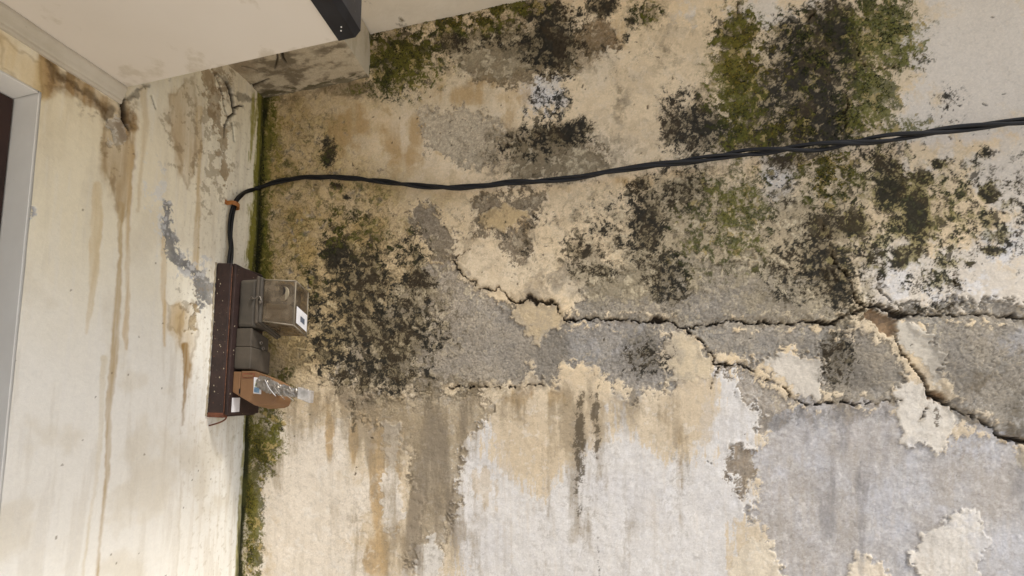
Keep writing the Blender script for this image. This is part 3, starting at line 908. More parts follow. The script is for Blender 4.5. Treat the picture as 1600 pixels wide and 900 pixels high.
L.over(0.4 * cover(0.3 + 0 * U, nBig, 0.2), (208, 196, 170))
L.over(0.28 * cover(0.25 + 0 * U, nDrip, 0.2), (196, 186, 166))
L.over(0.4 * sstep(330, 120, V) * (0.4 + 0.6 * nDrip), (206, 188, 148))
L.over(0.3 * sstep(200, 380, U) * cover(0.35 + 0 * U, nDripF, 0.25), (188, 168, 130))
L.over(0.22 * cover(0.2 + 0 * U, nDripF, 0.15), (226, 222, 214))

# tea-coloured leak stains
STAIN = [
    ([(60, 86), (115, 120), (165, 150), (194, 160), (212, 205), (196, 222), (172, 190), (140, 166), (100, 142), (66, 142)], (150, 116, 62), .85),
    ([(163, 195), (202, 195), (208, 262), (197, 320), (189, 348), (178, 322), (162, 262)], (164, 136, 92), .85),
    ([(262, 150), (300, 120), (305, 200), (300, 270), (292, 300), (280, 260), (270, 210)], (172, 144, 100), .7),
    ([(262, 478), (278, 476), (286, 495), (280, 522), (264, 515)], (198, 172, 128), .8),
    ([(0, 60), (60, 100), (66, 145), (0, 110)], (206, 180, 130), .6),
    ([(280, 500), (300, 470), (306, 520), (294, 585), (284, 560)], (190, 162, 114), .7),
]
for p, c, a in STAIN:
    s = poly_sd(UW, VW, p)
    L.over(a * sstep(-9, 7, s + 10 * (nDrip - 0.5)) * (0.5 + 0.5 * nDrip), c)
    L.over(0.35 * sstep(-4, 0, s) * sstep(4, 0, s), (132, 104, 64))
RUN = [
    ([(186, 320, 5), (187, 400, 2.5), (184, 440, 4), (179, 520, 6), (174, 580, 6), (168, 640, 5), (166, 735, 4), (158, 800, 2), (150, 900, 2)], (178, 152, 106), .7),
    ([(203, 230, 5), (198, 350, 3), (198, 450, 3), (194, 520, 5), (196, 545, 2)], (196, 168, 122), .6),
    ([(150, 290, 6), (150, 350, 10), (146, 410, 8), (140, 470, 5), (134, 520, 2)], (204, 180, 134), .6),
    ([(160, 560, 5), (154, 700, 3), (140, 800, 2), (128, 900, 2)], (206, 190, 154), .45),
    ([(222, 140, 6), (226, 190, 5), (220, 260, 3), (214, 330, 2)], (192, 168, 124), .45),
    ([(310, 170, 5), (309, 300, 3), (306, 400, 4), (303, 440, 3)], (186, 158, 110), .6),
    ([(255, 370, 3), (254, 440, 4), (256, 480, 3), (256, 540, 1.5)], (204, 176, 128), .7),
    ([(288, 540, 5), (290, 570, 6), (287, 612, 3), (285, 664, 1.2)], (150, 118, 66), .85),
    ([(281, 660, .8), (280, 800, 1), (274, 900, 1)], (196, 184, 160), .4),
    ([(345, 560, 3), (342, 640, 4), (338, 680, 2)], (196, 178, 140), .4),
]
for pl, c, a in RUN:
    d = seg_dist(U + 2.5 * w1 + 1.5 * w3, V, pl)
    L.over(min(1, a * 1.15) * sstep(2.2, -1.8, d) * (0.5 + 0.5 * nDripF), c)

# bare scars
SCAR = [
    ([(256, 312), (266, 316), (269, 368), (280, 396), (298, 402), (314, 424), (328, 436), (326, 470), (314, 486), (306, 462), (298, 432), (278, 418), (260, 412), (256, 380)], (136, 134, 130)),
    ([(312, 112), (340, 112), (348, 180), (354, 240), (360, 300), (352, 304), (344, 250), (334, 190), (318, 150)], (172, 154, 124)),
    ([(164, 184), (180, 178), (196, 200), (194, 226), (170, 226)], (196, 188, 172)),
    ([(300, 470), (310, 480), (300, 520), (292, 515)], (160, 142, 110)),
    ([(42, 320), (48, 318), (52, 335), (44, 345)], (170, 170, 172)),
    ([(330, 440), (338, 436), (338, 460), (330, 465)], (150, 150, 148)),
]
lbare = np.zeros(U.shape, np.float32)
lid = np.zeros(U.shape, np.int32)
for k, (p, c) in enumerate(SCAR):
    s = poly_sd(UW, VW, p)
    m = cover(np.clip(0.5 + s / 12, 0, 1) * (s > -9), nSpk, 0.06)
    L.over(m * (0.75 + 0.25 * nMid), lin(c) * (0.7 + 0.55 * nSpk[..., None]))
    lid = np.where((m > 0.5) & (m > lbare), k + 1, lid)
    lbare = np.maximum(lbare, m)
L.over(0.5 * cover(blobs(U, V, [(330, 220, 30, 100, .45), (300, 440, 24, 50, .4), (280, 200, 40, 80, .2), (180, 220, 24, 60, .3), (340, 130, 20, 24, .6), (345, 240, 16, 60, .5)]), nSpk, 0.08), (128, 108, 76))
L.over(0.6 * cover(blobs(U, V, [(250, 330, 16, 60, .4), (235, 300, 16, 60, .25), (300, 420, 26, 30, .4)]), nSpk, 0.1), (214, 214, 212))

# black mould and one painted shadow under the cornice, moss-green in the corner
lm = np.zeros(U.shape, np.float32)
for pl in ([(64, 92, 1), (74, 102, 4), (90, 118, 5), (110, 133, 4), (132, 147, 3), (152, 162, 5), (170, 172, 5)], [(78, 104, 2), (82, 122, 2), (84, 132, .5)], [(118, 146, 2), (122, 165, .5)],
           [(184, 142, 2), (190, 158, 5), (192, 180, 4), (204, 205, 2)], [(192, 152, 3), (212, 146, 4), (228, 134, 2)], [(158, 165, 4), (166, 190, 3), (176, 205, 1)], [(336, 112, 3), (350, 122, 2), (356, 140, 3)], [(360, 150, 3), (384, 150, 4), (400, 158, 3)]):
    lm = np.maximum(lm, sstep(4, -3, seg_dist(UW, VW, pl) + 7 * (nSpk - 0.5)))
L.over(lm * 0.9 * (0.55 + 0.45 * nSpk), (50, 34, 18))
L.over(0.5 * cover(blobs(U, V, [(90, 125, 30, 16, .6), (150, 170, 30, 16, .6), (195, 180, 16, 40, .6), (345, 150, 20, 40, .5)]), nSpk, 0.3), (104, 78, 44))
gf = sstep(-0.085, -0.012, LY + 0.03 * (nDrip - 0.5)) * sstep(1.9, 2.3, LZ) + sstep(-0.03, -0.006, LY) * 0.8
gf = np.clip(gf, 0, 1)
L.over(0.8 * cover(gf * 0.95, 0.7 * nDrip + 0.3 * nSpk, 0.25), (150, 140, 58))
L.over(0.8 * cover(sstep(-0.065, -0.005, LY) * sstep(1.9, 2.2, LZ) * 0.9, 0.6 * nDrip + 0.4 * nSpk, 0.1), (66, 68, 22))
L.over(0.8 * sstep(-0.045, -0.008, LY + 0.05 * (nDrip - 0.5) + 0.03 * (nSpk - 0.5)) * sstep(1.5, 2.2, LZ + 0.2), (130, 122, 44))
L.over(0.85 * sstep(-0.014, -0.003, LY + 0.02 * (nDrip - 0.5)), (48, 48, 20))
L.over(0.3 * cover(0.02 + 0.10 * sstep(230, 330, U), nFine, 0.06), (166, 150, 118))
spk1, _, srd = worley(A, B, 26, 977)
lspot = (spk1 < 0.10 * (srd - .8)  + .04) * 1.0 * (srd > 0.86)
L.over(lspot * 0.6, (110, 94, 66))

LCR = [[(352, 128, 1.4), (358, 140, 2.6), (362, 155, 3), (364, 168, 3), (365, 178, 2.4), (356, 183, 1.6), (352, 192, 1.2), (350, 215, .8)],
       [(364, 168, 1.6), (378, 165, 1.8)], [(361, 192, 1), (365, 222, 1)], [(335, 118, 1), (345, 140, 1), (350, 175, 1), (356, 183, 1)],
       [(236, 150, .7), (242, 170, .7)], [(186, 150, 4), (190, 160, 4), (192, 185, 3), (200, 205, 1.5)]]
lcrack = np.zeros(U.shape, np.float32)
lkid = np.zeros(U.shape, np.int32)
for k, pl in enumerate(LCR):
    d = seg_dist(U + 1.5 * w3, V + 3 * w4, pl)
    m = sstep(0.8, -0.8, d)
    lkid = np.where((m > 0.4) & (m > lcrack), k + 1, lkid)
    lcrack = np.maximum(lcrack, m)
L.over(lcrack * 0.92, (38, 28, 18))
LHgt = 0.003 * fbm(A, B, 220, 1001, 3) + 0.0012 * fbm(A, B, 60, 1021, 3) + 0.0002 * fbm(A, B, 9, 1041, 3) + 0.003
LHgt = LHgt - 0.0022 * lbare * (0.6 + 0.6 * nSpk) - 0.012 * lcrack
LP = np.stack([LHgt, LY, LZ], -1)
cy_, cz_ = cellmean(LY), cellmean(LZ)
solid = ~((cy_ < DOOR_Y0) & (cy_ > DOOR_Y1) & (cz_ < DOOR_Z))
own = np.zeros(solid.shape, np.int32)
lbc = np.where(cellmean(lbare) > 0.5, lid[:-1, :-1], 0)
own = np.where(lbc > 0, 100 + lbc, own)
own = np.where((cellmean(lcrack) > 0.4) & (lkid[:-1, :-1] > 0), 300 + lkid[:-1, :-1], own)
left_wall = emit('left_wall', LP, L.rgb, solid & (own == 0), M_COAT_SMOOTH)
tag(left_wall, 'smooth cream wall with brown leak stains beside the doorway', 'wall')
for oid in np.unique(own[solid]):
    if oid:
        emit({1: 'bare_plaster', 3: 'crack'}[int(oid) // 100], LP, L.rgb, solid & (own == oid), M_COAT_SMOOTH, left_wall)
box_obj('wall_core', (-0.2, -0.03, -0.6, 0.03, 0.0, WALL_TOP), M_CORE, left_wall)
box_obj('lintel', (-0.2, -0.03, -2.2, -0.602, DOOR_Z + 0.045, WALL_TOP), M_CORE, left_wall)
box_obj('jamb', (-0.18, -0.0015, DOOR_Y0 - 0.0025, -0.604, 0.0, DOOR_Z + 0.04), M_JAMB, left_wall, 0.0008, 1)
box_obj('door_head', (-0.18, -0.0015, DOOR_Y1, DOOR_Y0 - 0.004, DOOR_Z - 0.0025, DOOR_Z + 0.04), M_JAMB, left_wall, 0.0008, 1)

# ------------------------------------------------------------------ door in the left wall
door = empty('door', (-0.1, -1.1, 0.0))
tag(door, 'dark brown door and frame set back in the white doorway', 'door')


def dpart(name, b, mat, bev=0.003, par=None):
    o = box_obj(name, b, mat, None, bev)
    o.parent = door
    o.matrix_parent_inverse = Matrix.Translation(-Vector(door.location))
    return o


dpart('door_post', (-0.15, -0.068, -0.70, -0.649, 0.0, 2.302), M_DOOR)
dpart('door_post', (-0.15, -0.068, -1.548, -1.497, 0.0, 2.302), M_DOOR)
dpart('top_rail', (-0.15, -0.068, -1.496, -0.701, 2.25, 2.302), M_DOOR)
dpart('door_leaf', (-0.13, -0.09, -1.494, -0.703, 0.01, 2.248), M_DOORDARK)

# ------------------------------------------------------------------ beam, slab, ceiling board, channel, cornice
ground = mesh_obj('ground', [(-150, -150, 0), (150, -150, 0), (150, 150, 0), (-150, 150, 0)], [(0, 1, 2, 3)], M_GROUND)
tag(ground, kind='structure')

BEAM_X, BEAM_Z = 0.382, 2.692
M_BEAM = surface('beam_plaster', (160, 148, 126), (186, 176, 156), 6, 0.85, bump=0.3, bscale=50, bdist=0.004)
beam = box_obj('beam', (0.0045, BEAM_X - 0.012, -2.2, -0.003, BEAM_Z + 0.012, WALL_TOP - 0.003), M_BEAM)
tag(beam, 'grey plastered beam above the corner, its underside streaked with damp', 'beam')
bx_, by_ = np.meshgrid(np.linspace(0.0, BEAM_X, 170), np.linspace(-0.6, 0.0, 220))
Ub, Vb = survey(bx_, by_, 0 * bx_ + BEAM_Z)
a_, b_ = (bx_ * 560).astype(np.float32), (by_ * 560).astype(np.float32)
ns, nb, nf = uni(fbm(a_ + 40 * by_, b_ * 2.2, 40, 1101, 5, .62)), uni(fbm(a_, b_, 90, 1123, 4)), uni(fbm(a_, b_, 9, 1151, 3))
K = Coat(bx_.shape)
K.rgb[:] = lin((192, 179, 154))
K.over(0.6 * cover(0.4 + 0 * Ub, nb, .2), (190, 176, 150))
K.over(0.8 * cover(blobs(Ub, Vb, [(440, 105, 40, 20, .8), (470, 125, 50, 14, .6), (520, 80, 30, 20, .5), (420, 140, 60, 12, .6), (560, 120, 20, 10, .5), (500, 100, 40, 10, .5)]), ns, .4), (100, 88, 68))
K.over(0.7 * cover(blobs(Ub, Vb, [(370, 120, 40, 24, .7)]), nb, .35), (140, 122, 96))
K.over(0.7 * cover(sstep(-0.05, -0.005, by_) * .8, ns, .15), (74, 68, 40))
bcr = np.zeros(bx_.shape, np.float32)
for pl in ([(432, 80, 1.2), (434, 92, 1.4), (430, 108, 1.2)], [(440, 80, 2.5), (442, 92, 2), (447, 100, 1)], [(378, 105, .8), (392, 108, .8), (402, 112, .8)], [(352, 132, 2), (368, 136, 2.5), (384, 140, 2), (420, 125, 1)]):
    bcr = np.maximum(bcr, sstep(1, -1, seg_dist(Ub.astype(np.float32), Vb.astype(np.float32), pl)))
K.over(bcr * .85, (40, 32, 22))
bh = 0.004 * fbm(a_, b_, 60, 1171, 4) + 0.0012 * fbm(a_, b_, 10, 1181, 3) - 0.006 * bcr
edge = sstep(BEAM_X - 0.012, BEAM_X, bx_)
bz_ = BEAM_Z + 0.002 - bh * (1 - edge) + edge * 0.001
emit('underside', np.stack([bx_, by_, bz_], -1)[::-1], K.rgb[::-1], np.ones((219, 169), bool), M_COAT, beam, 0.5 + 0 * bx_)
sy_, sz_ = np.meshgrid(np.linspace(-0.6, 0.0, 200), np.linspace(BEAM_Z + 0.003, WALL_TOP - 0.002, 70))
a_, b_ = (sy_ * 560).astype(np.float32), (sz_ * 560).astype(np.float32)
S = Coat(sy_.shape)
S.rgb[:] = lin((186, 174, 150))
nsd = uni(fbm(a_, b_, 30, 1201, 5, .6, sx=4))
S.over(0.5 * cover(0.35 + 0 * a_, nsd, .25), (160, 148, 120))
S.over(0.85 * cover(sstep(-0.03, 0, sy_) * .8, nsd, .12), (66, 68, 28))
sh = 0.0022 * fbm(a_, b_, 40, 1221, 4)
emit('side_face', np.stack([BEAM_X + sh * sstep(BEAM_Z, BEAM_Z + .02, sz_), sy_, sz_], -1), S.rgb, np.ones((69, 199), bool), M_COAT_SMOOTH, beam)

slab = box_obj('roof_slab', (-0.2, 3.2, -0.30, 0.2, WALL_TOP + 0.001, 2.97), M_SLAB, None, 0.004)
tag(slab, 'pale concrete slab edge running along the top of the mouldy wall', 'slab')

soffit = box_obj('ceiling_board', (0.006, 0.5545, -2.2, -0.487, 2.4155, 2.452), M_SOFFIT, None, 0.0015)
tag(soffit, 'flat beige ceiling board in the upper left corner above the doorway', 'ceiling board')

bm = bmesh.new()      # folded channel: bottom flange, web, top flange
prof = [(0.555, 2.4125), (0.590, 2.4125), (0.6005, 2.424), (0.6005, 2.555), (0.555, 2.555), (0.555, 2.551), (0.5965, 2.551), (0.5965, 2.4265), (0.588, 2.4165), (0.555, 2.4165)]
rows = []
for yv in (-2.2, -0.489):
    rows.append([bm.verts.new((x, yv, z)) for x, z in prof])
n = len(prof)
for i in range(n):
    bm.faces.new((rows[0][i], rows[0][(i + 1) % n], rows[1][(i + 1) % n], rows[1][i]))
bm.faces.new(rows[0][::-1])
bm.faces.new(rows[1])
channel = bm_obj('steel_channel', bm, M_CHANNEL)
tag(channel, 'black painted steel channel along the edge of the ceiling board', 'channel')
for (sx_, sy2) in ((0.572, -0.512), (0.577, -0.52)):
    bm = bmesh.new()
    bmesh.ops.create_uvsphere(bm, u_segments=8, v_segments=5, radius=0.0015, matrix=Matrix.Translation((sx_, sy2, 2.4122)))
    bm_obj('rivet', bm, M_JAMB, channel, True)

bm = bmesh.new()
prof = [(0.0, 2.3775), (0.009, 2.3775), (0.0105, 2.3815), (0.0105, 2.386), (0.013, 2.389), (0.016, 2.396), (0.0205, 2.404), (0.0225, 2.4085), (0.0225, 2.4145), (0.0, 2.4145)]
rows = []
ys = list(np.linspace(-2.2, -0.489, 40))
for i, yv in enumerate(ys):
    j = 0.0007 * math.sin(i * 1.7) + 0.0004 * math.sin(i * 4.1)
    rows.append([bm.verts.new((x + (j if 0 < k < 9 else 0), yv, z + (j * .6 if k < 6 else 0))) for k, (x, z) in enumerate(prof)])
n = len(prof)
for a, b in zip(rows[:-1], rows[1:]):
    for i in range(n):
        bm.faces.new((a[i], a[(i + 1) % n], b[(i + 1) % n], b[i]))
bm.faces.new(rows[0][::-1])
bm.faces.new(rows[-1])
cornice = bm_obj('cornice', bm, M_CORNICE)
tag(cornice, 'grubby pale moulded cornice strip between ceiling board and left wall', 'cornice')

# ------------------------------------------------------------------ meter board on the left wall
M_BOARD = surface('brown_board_paint', (38, 26, 23), (58, 41, 36), 22, 0.5, 0.75, bump=0.35, bscale=90,
                  spots=(150, 130, 110), spot_amt=0.66, spot_scale=120)
M_BOARDRUST = surface('rusty_edge', (70, 38, 24), (140, 84, 56), 40, 0.6, bump=0.4)
M_GREYPL = surface('grey_meter_plastic', (62, 57, 50), (84, 77, 67), 16, 0.5, 0.75, bump=0.2, bscale=120,
                   spots=(150, 138, 120), spot_amt=0.70, spot_scale=130)
M_TERM = surface('dusty_terminal_plastic', (66, 59, 50), (88, 79, 67), 18, 0.6, 0.8, bump=0.2, bscale=120,
                 spots=(140, 126, 106), spot_amt=0.70, spot_scale=110)
M_TAN = surface('tan_breaker_plastic', (116, 84, 56), (134, 100, 68), 14, 0.5, 0.7, bump=0.12, bscale=90,
                spots=(108, 76, 50), spot_amt=0.64, spot_scale=50)
M_PAPER = surface('label_paper', (206, 204, 204), (224, 222, 222), 60, 0.6, bump=0.05)
M_PRINT = surface('label_print', (70, 74, 84), (104, 110, 122), 150, 0.7, bump=0.02)
M_LBLUE = surface('label_blue', (96, 128, 156), (140, 166, 186), 80, 0.4, bump=0.02)
M_LGREEN = surface('label_green', (150, 160, 110), (186, 192, 150), 80, 0.4, bump=0.02)
M_BLACKGAP = surface('dark_groove', (18, 14, 13), (26, 21, 19), 20, 0.7)
M_STEEL = surface('dull_steel', (120, 112, 104), (160, 152, 142), 60, 0.35, 0.5, metal=0.9, bump=0.2)
M_DIAL = surface('dial_plate', (146, 134, 112), (166, 154, 130), 30, 0.6)
M_INNER = surface('meter_mechanism', (34, 30, 27), (54, 48, 42), 30, 0.6)
M_FOIL = surface('crumpled_foil_film', (110, 103, 94), (160, 154, 146), 70, 0.2, 0.45, metal=0.6, bump=0.6, bscale=70, bdist=0.004)
M_CABLE = surface('black_cable_sheath', (5, 5, 6), (11, 10, 10), 40, 0.5, 0.68, bump=0.12, bscale=160,
                  spots=(46, 42, 38), spot_amt=0.74, spot_scale=70)
M_CLIP = surface('orange_clip_plastic', (136, 84, 38), (166, 108, 52), 40, 0.5, bump=0.1)


def film_material(name, c_lo, c_hi, a_lo, a_hi):
    m, t, b = new_mat(name)
    k = t.links
    tc = N(t, 'ShaderNodeTexCoord')
    n1 = N(t, 'ShaderNodeTexNoise', Scale=26.0, Detail=8.0, Roughness=0.62)
    k.new(tc.outputs['Object'], n1.inputs['Vector'])
    r = N(t, 'ShaderNodeValToRGB')
    r.color_ramp.elements[0].position, r.color_ramp.elements[1].position = 0.3, 0.7
    r.color_ramp.elements[0].color = tuple(lin(c_lo)) + (1,)
    r.color_ramp.elements[1].color = tuple(lin(c_hi)) + (1,)
    k.new(n1.outputs[0], r.inputs[0])
    k.new(r.outputs[0], b.inputs['Base Color'])
    b.inputs['Roughness'].default_value = 0.3
    tr = N(t, 'ShaderNodeBsdfTransparent')
    tr.inputs[0].default_value = (0.86, 0.80, 0.72, 1)
    mr = N(t, 'ShaderNodeMapRange')
    mr.inputs[1].default_value, mr.inputs[2].default_value = 0.3, 0.65
    mr.inputs[3].default_value, mr.inputs[4].default_value = a_lo, a_hi
    k.new(n1.outputs[0], mr.inputs[0])
    mx = N(t, 'ShaderNodeMixShader')
    k.new(mr.outputs[0], mx.inputs[0])
    k.new(tr.outputs[0], mx.inputs[1])
    k.new(b.outputs[0], mx.inputs[2])
    k.new(mx.outputs[0], t.nodes['Material Output'].inputs['Surface'])
    return m


M_FILM = film_material('dusty_clear_cover', (88, 76, 60), (128, 114, 94), 0.26, 0.66)
M_CLEAR = film_material('scratched_clear_plastic', (150, 144, 136), (206, 202, 196), 0.45, 0.8)
M_EDGE = surface('cover_edge_highlight', (112, 102, 86), (136, 126, 108), 60, 0.35, 0.5, bump=0.05)
M_DUST = surface('dust_caked_block', (92, 80, 64), (116, 102, 82), 30, 0.8, bump=0.3)
M_RUSTSPOT = surface('rust_blister', (58, 34, 24), (112, 74, 52), 120, 0.7, bump=0.6, bscale=300)


def at(o, root):
    o.parent = root
    o.matrix_parent_inverse = Matrix.Translation(-Vector(root.location))
    return o


def nest(part_, o):
    """hang a piece under a part that itself stands at the world origin"""
    o.parent = part_
    o.matrix_parent_inverse = Matrix.Identity(4)
    return o


# back board: shallow tray, front plate, rusted bottom lip
board = empty('meter_board', (0.006, -0.1, 1.66))
tag(board, 'tall dark brown meter board with rusty bottom edge on the left wall', 'meter board')
BZ0, BZ1 = 1.665, 2.098
bm = bmesh.new()
hexa(bm, [(0.004, -0.168, BZ0), (0.056, -0.168, BZ0 - .002), (0.056, -0.030, BZ0 - .002), (0.004, -0.030, BZ0),
          (0.004, -0.168, BZ1), (0.056, -0.168, BZ1 - .004), (0.056, -0.030, BZ1 - .004), (0.004, -0.030, BZ1)])
at(bm_obj('tray', bm, M_BOARD, None, False, 0.004, 3), board)
bm = bmesh.new()
box(bm, 0.0565, 0.0595, -0.162, -0.034, BZ0 + .004, BZ1 - .01)
at(bm_obj('groove', bm, M_BLACKGAP), board)
bm = bmesh.new()
hexa(bm, [(0.060, -0.165, BZ0 + .004), (0.069, -0.165, BZ0 + .004), (0.069, -0.032, BZ0 + .004), (0.060, -0.032, BZ0 + .004),
          (0.060, -0.165, BZ1 - .004), (0.069, -0.165, BZ1 - .006), (0.069, -0.032, BZ1 - .020), (0.060, -0.032, BZ1 - .016)])
at(bm_obj('front_plate', bm, M_BOARD, None, False, 0.0018, 2), board)
bm = bmesh.new()
box(bm, 0.003, 0.0575, -0.1695, -0.150, BZ0 - 0.004, BZ0 + 0.010)
at(bm_obj('bottom_lip', bm, M_BOARDRUST, None, False, 0.0035, 2), board)
bm = bmesh.new()
box(bm, 0.0692, 0.0698, -0.150, -0.118, 1.676, 1.716)
at(bm_obj('paper_label', bm, M_PAPER), board)
V_, F_ = tube(spline([(0.03, -0.12, BZ0 - .002), (0.028, -0.125, BZ0 - .012), (0.022, -0.14, BZ0 - .02), (0.010, -0.155, BZ0 - .026), (0.004, -0.158, BZ0 - .028)], 5), 0.0022, 7)
at(mesh_obj('hanging_wire', V_, F_, M_BOARDRUST, None, True), board)
# mortar / filler bead where the tray meets the wall
V_, F_ = tube([(0.0035, -0.1705 - 0.0012 * math.sin(i * 1.9), BZ0 + (BZ1 - BZ0) * i / 40) for i in range(41)], [0.003 + 0.0014 * math.sin(i * 2.7 + 1) for i in range(41)], 6)
at(mesh_obj('filler_bead', V_, F_, M_DIAL, None, True), board)

rsb = np.random.RandomState(23)
for k in range(46):
    s_ = 0.0006 + 0.0016 * rsb.rand() ** 2
    z_ = BZ0 + 0.01 + (BZ1 - BZ0 - 0.03) * rsb.rand()
    bm = bmesh.new()
    if rsb.rand() < 0.7:
        bmesh.ops.create_icosphere(bm, subdivisions=1, radius=s_, matrix=Matrix.Translation((0.010 + 0.042 * rsb.rand(), -0.1682, z_)) @ Matrix.Diagonal((1, .35, 1.3, 1)))
    else:
        bmesh.ops.create_icosphere(bm, subdivisions=1, radius=s_, matrix=Matrix.Translation((0.0692, -0.160 + 0.008 * rsb.rand(), z_)) @ Matrix.Diagonal((.35, 1, 1.3, 1)))
    at(bm_obj('rust_blister' if k % 4 == 0 else 'paint_splash', bm, M_RUSTSPOT if k % 4 == 0 else M_DIAL), board)
V_, F_ = tube([(0.0585, -0.1665, BZ0 + .006 + (BZ1 - BZ0 - .02) * i / 30) for i in range(31)], [0.0011 + 0.0007 * abs(math.sin(i * 2.3)) for i in range(31)], 6)
at(mesh_obj('chipped_edge', V_, F_, M_RUSTSPOT, None, True), board)

# electricity meter: grey base, flange, dusty clear cover with the works inside
meter = empty('electricity_meter', (0.0705, -0.1, 1.9))
tag(meter, 'grey electricity meter under a dusty clear cover, highest on the board', 'electric meter')
bm = bmesh.new()
box(bm, 0.0705, 0.130, -0.150, -0.052, 1.912, 2.050)
at(bm_obj('base', bm, M_GREYPL, None, False, 0.010, 3), meter)
bm = bmesh.new()
hexa(bm, [(0.1305, -0.1535, 1.924), (0.140, -0.1535, 1.924), (0.140, -0.050, 1.888), (0.1305, -0.050, 1.888),
          (0.1305, -0.1535, 2.056), (0.140, -0.1535, 2.056), (0.140, -0.050, 2.051), (0.1305, -0.050, 2.051)])
at(bm_obj('flange', bm, M_TERM, None, False, 0.003, 2), meter)
bm = bmesh.new()
hexa(bm, [(0.1405, -0.1515, 1.927), (0.1485, -0.1505, 1.926), (0.1485, -0.052, 1.892), (0.1405, -0.052, 1.892),
          (0.1405, -0.1515, 2.054), (0.1485, -0.1505, 2.053), (0.1485, -0.052, 2.046), (0.1405, -0.052, 2.046)])
at(bm_obj('cover_rim', bm, M_GREYPL, None, False, 0.0025, 2), meter)
cov = [(0.149, -0.146, 1.928), (0.241, -0.126, 1.917), (0.241, -0.060, 1.893), (0.149, -0.055, 1.897),
       (0.149, -0.146, 2.049), (0.241, -0.126, 2.046), (0.241, -0.060, 2.026), (0.149, -0.055, 2.041)]
bm = bmesh.new()
hexa(bm, cov)
at(bm_obj('clear_cover', bm, M_FILM, None, False, 0.006, 3), meter)
ctr_ = Vector((0.195, -0.097, 1.97))
for i, j in ((1, 5), (5, 4), (0, 1), (5, 6), (1, 2), (2, 6)):      # thick moulded edges, their highlight painted as paler plastic
    a_, b_ = (Vector(cov[k]) + (ctr_ - Vector(cov[k])).normalized() * 0.0035 for k in (i, j))
    V_, F_ = tube([a_, a_.lerp(b_, .5), b_], 0.0022, 8)
    at(mesh_obj('cover_edge', V_, F_, M_EDGE, None, True), meter)
bm = bmesh.new()
hexa(bm, [(0.152, -0.138, 1.985), (0.226, -0.123, 1.982), (0.226, -0.075, 1.972), (0.152, -0.070, 1.975),
          (0.152, -0.138, 2.038), (0.226, -0.123, 2.036), (0.226, -0.075, 2.02), (0.152, -0.070, 2.03)])
at(bm_obj('mechanism', bm, M_INNER, None, False, 0.004, 2), meter)
bm = bmesh.new()
hexa(bm, [(0.152, -0.136, 1.936), (0.222, -0.121, 1.930), (0.222, -0.075, 1.920), (0.152, -0.070, 1.922),
          (0.152, -0.136, 1.983), (0.222, -0.121, 1.980), (0.222, -0.075, 1.970), (0.152, -0.070, 1.973)])
at(bm_obj('inner_block', bm, M_DUST, None, False, 0.004, 2), meter)
dn = Vector((0.0148, -0.0735, 0)).normalized()
dq = Vector((0, 0, 1)).rotation_difference(Vector((-0.2, -0.98, 0)).normalized()).to_matrix().to_4x4()
for nm, r_, d_, x_, z_, mt in (('dial_disc', 0.021, 0.003, 0.204, 2.008, M_DIAL), ('dial_hub', 0.014, 0.004, 0.199, 2.016, M_INNER), ('dial_lug', 0.006, 0.005, 0.186, 2.022, M_DIAL)):
    bm = bmesh.new()
    yy = -0.138 + (x_ - 0.152) * 0.203
    bmesh.ops.create_cone(bm, cap_ends=True, segments=28, radius1=r_, radius2=r_, depth=d_, matrix=Matrix.Translation((x_, yy - 0.001 - d_ / 4, z_)) @ dq)
    at(bm_obj(nm, bm, mt), meter)


def face_patch(name, c00, c10, c11, c01, mat, root, out, th=0.0008):
    c = [Vector(p) for p in (c00, c10, c11, c01)]
    o_ = Vector(out) * th
    bm = bmesh.new()
    hexa(bm, [tuple(p) for p in c] + [tuple(p + o_) for p in c])
    return at(bm_obj(name, bm, mat), root)


def front_pt(s, t, off=0.0006):
    """point on the sloping front of the cover: s along Y, t up"""
    b0, b1, t0, t1 = (Vector(cov[i]) for i in (1, 2, 5, 6))
    p = b0.lerp(b1, s).lerp(t0.lerp(t1, s), t)
    return Vector((p.x + off, p.y, p.z))


lab = face_patch('label', front_pt(.12, .10), front_pt(.92, .10), front_pt(.92, .46), front_pt(.12, .46), M_PAPER, meter, (1, 0, 0))
nest(lab, face_patch('label_print', front_pt(.40, .20, .0018), front_pt(.72, .20, .0018), front_pt(.72, .32, .0018), front_pt(.40, .32, .0018), M_PRINT, meter, (1, 0, 0), .0003))
# lead seals and their twisted wire on the flange
for i, (x, z) in enumerate(((0.120, 1.992), (0.146, 1.994), (0.150, 1.982))):
    bm = bmesh.new()
    bmesh.ops.create_cone(bm, cap_ends=True, segments=12, radius1=0.0052, radius2=0.0042, depth=0.006,
                          matrix=Matrix.Translation((x, -0.1545, z)) @ Matrix.Rotation(math.radians(90), 4, 'X'))
    at(bm_obj('seal', bm, (M_GREYPL, M_GREYPL, M_STEEL)[i], None, False, 0.0008, 1), meter)
V_, F_ = tube(spline([(0.112, -0.153, 1.99), (0.122, -0.159, 1.997), (0.134, -0.161, 1.99), (0.146, -0.160, 1.998), (0.155, -0.158, 1.986), (0.149, -0.157, 1.977)], 6), 0.0011, 6)
at(mesh_obj('seal_wire', V_, F_, M_STEEL, None, True), meter)

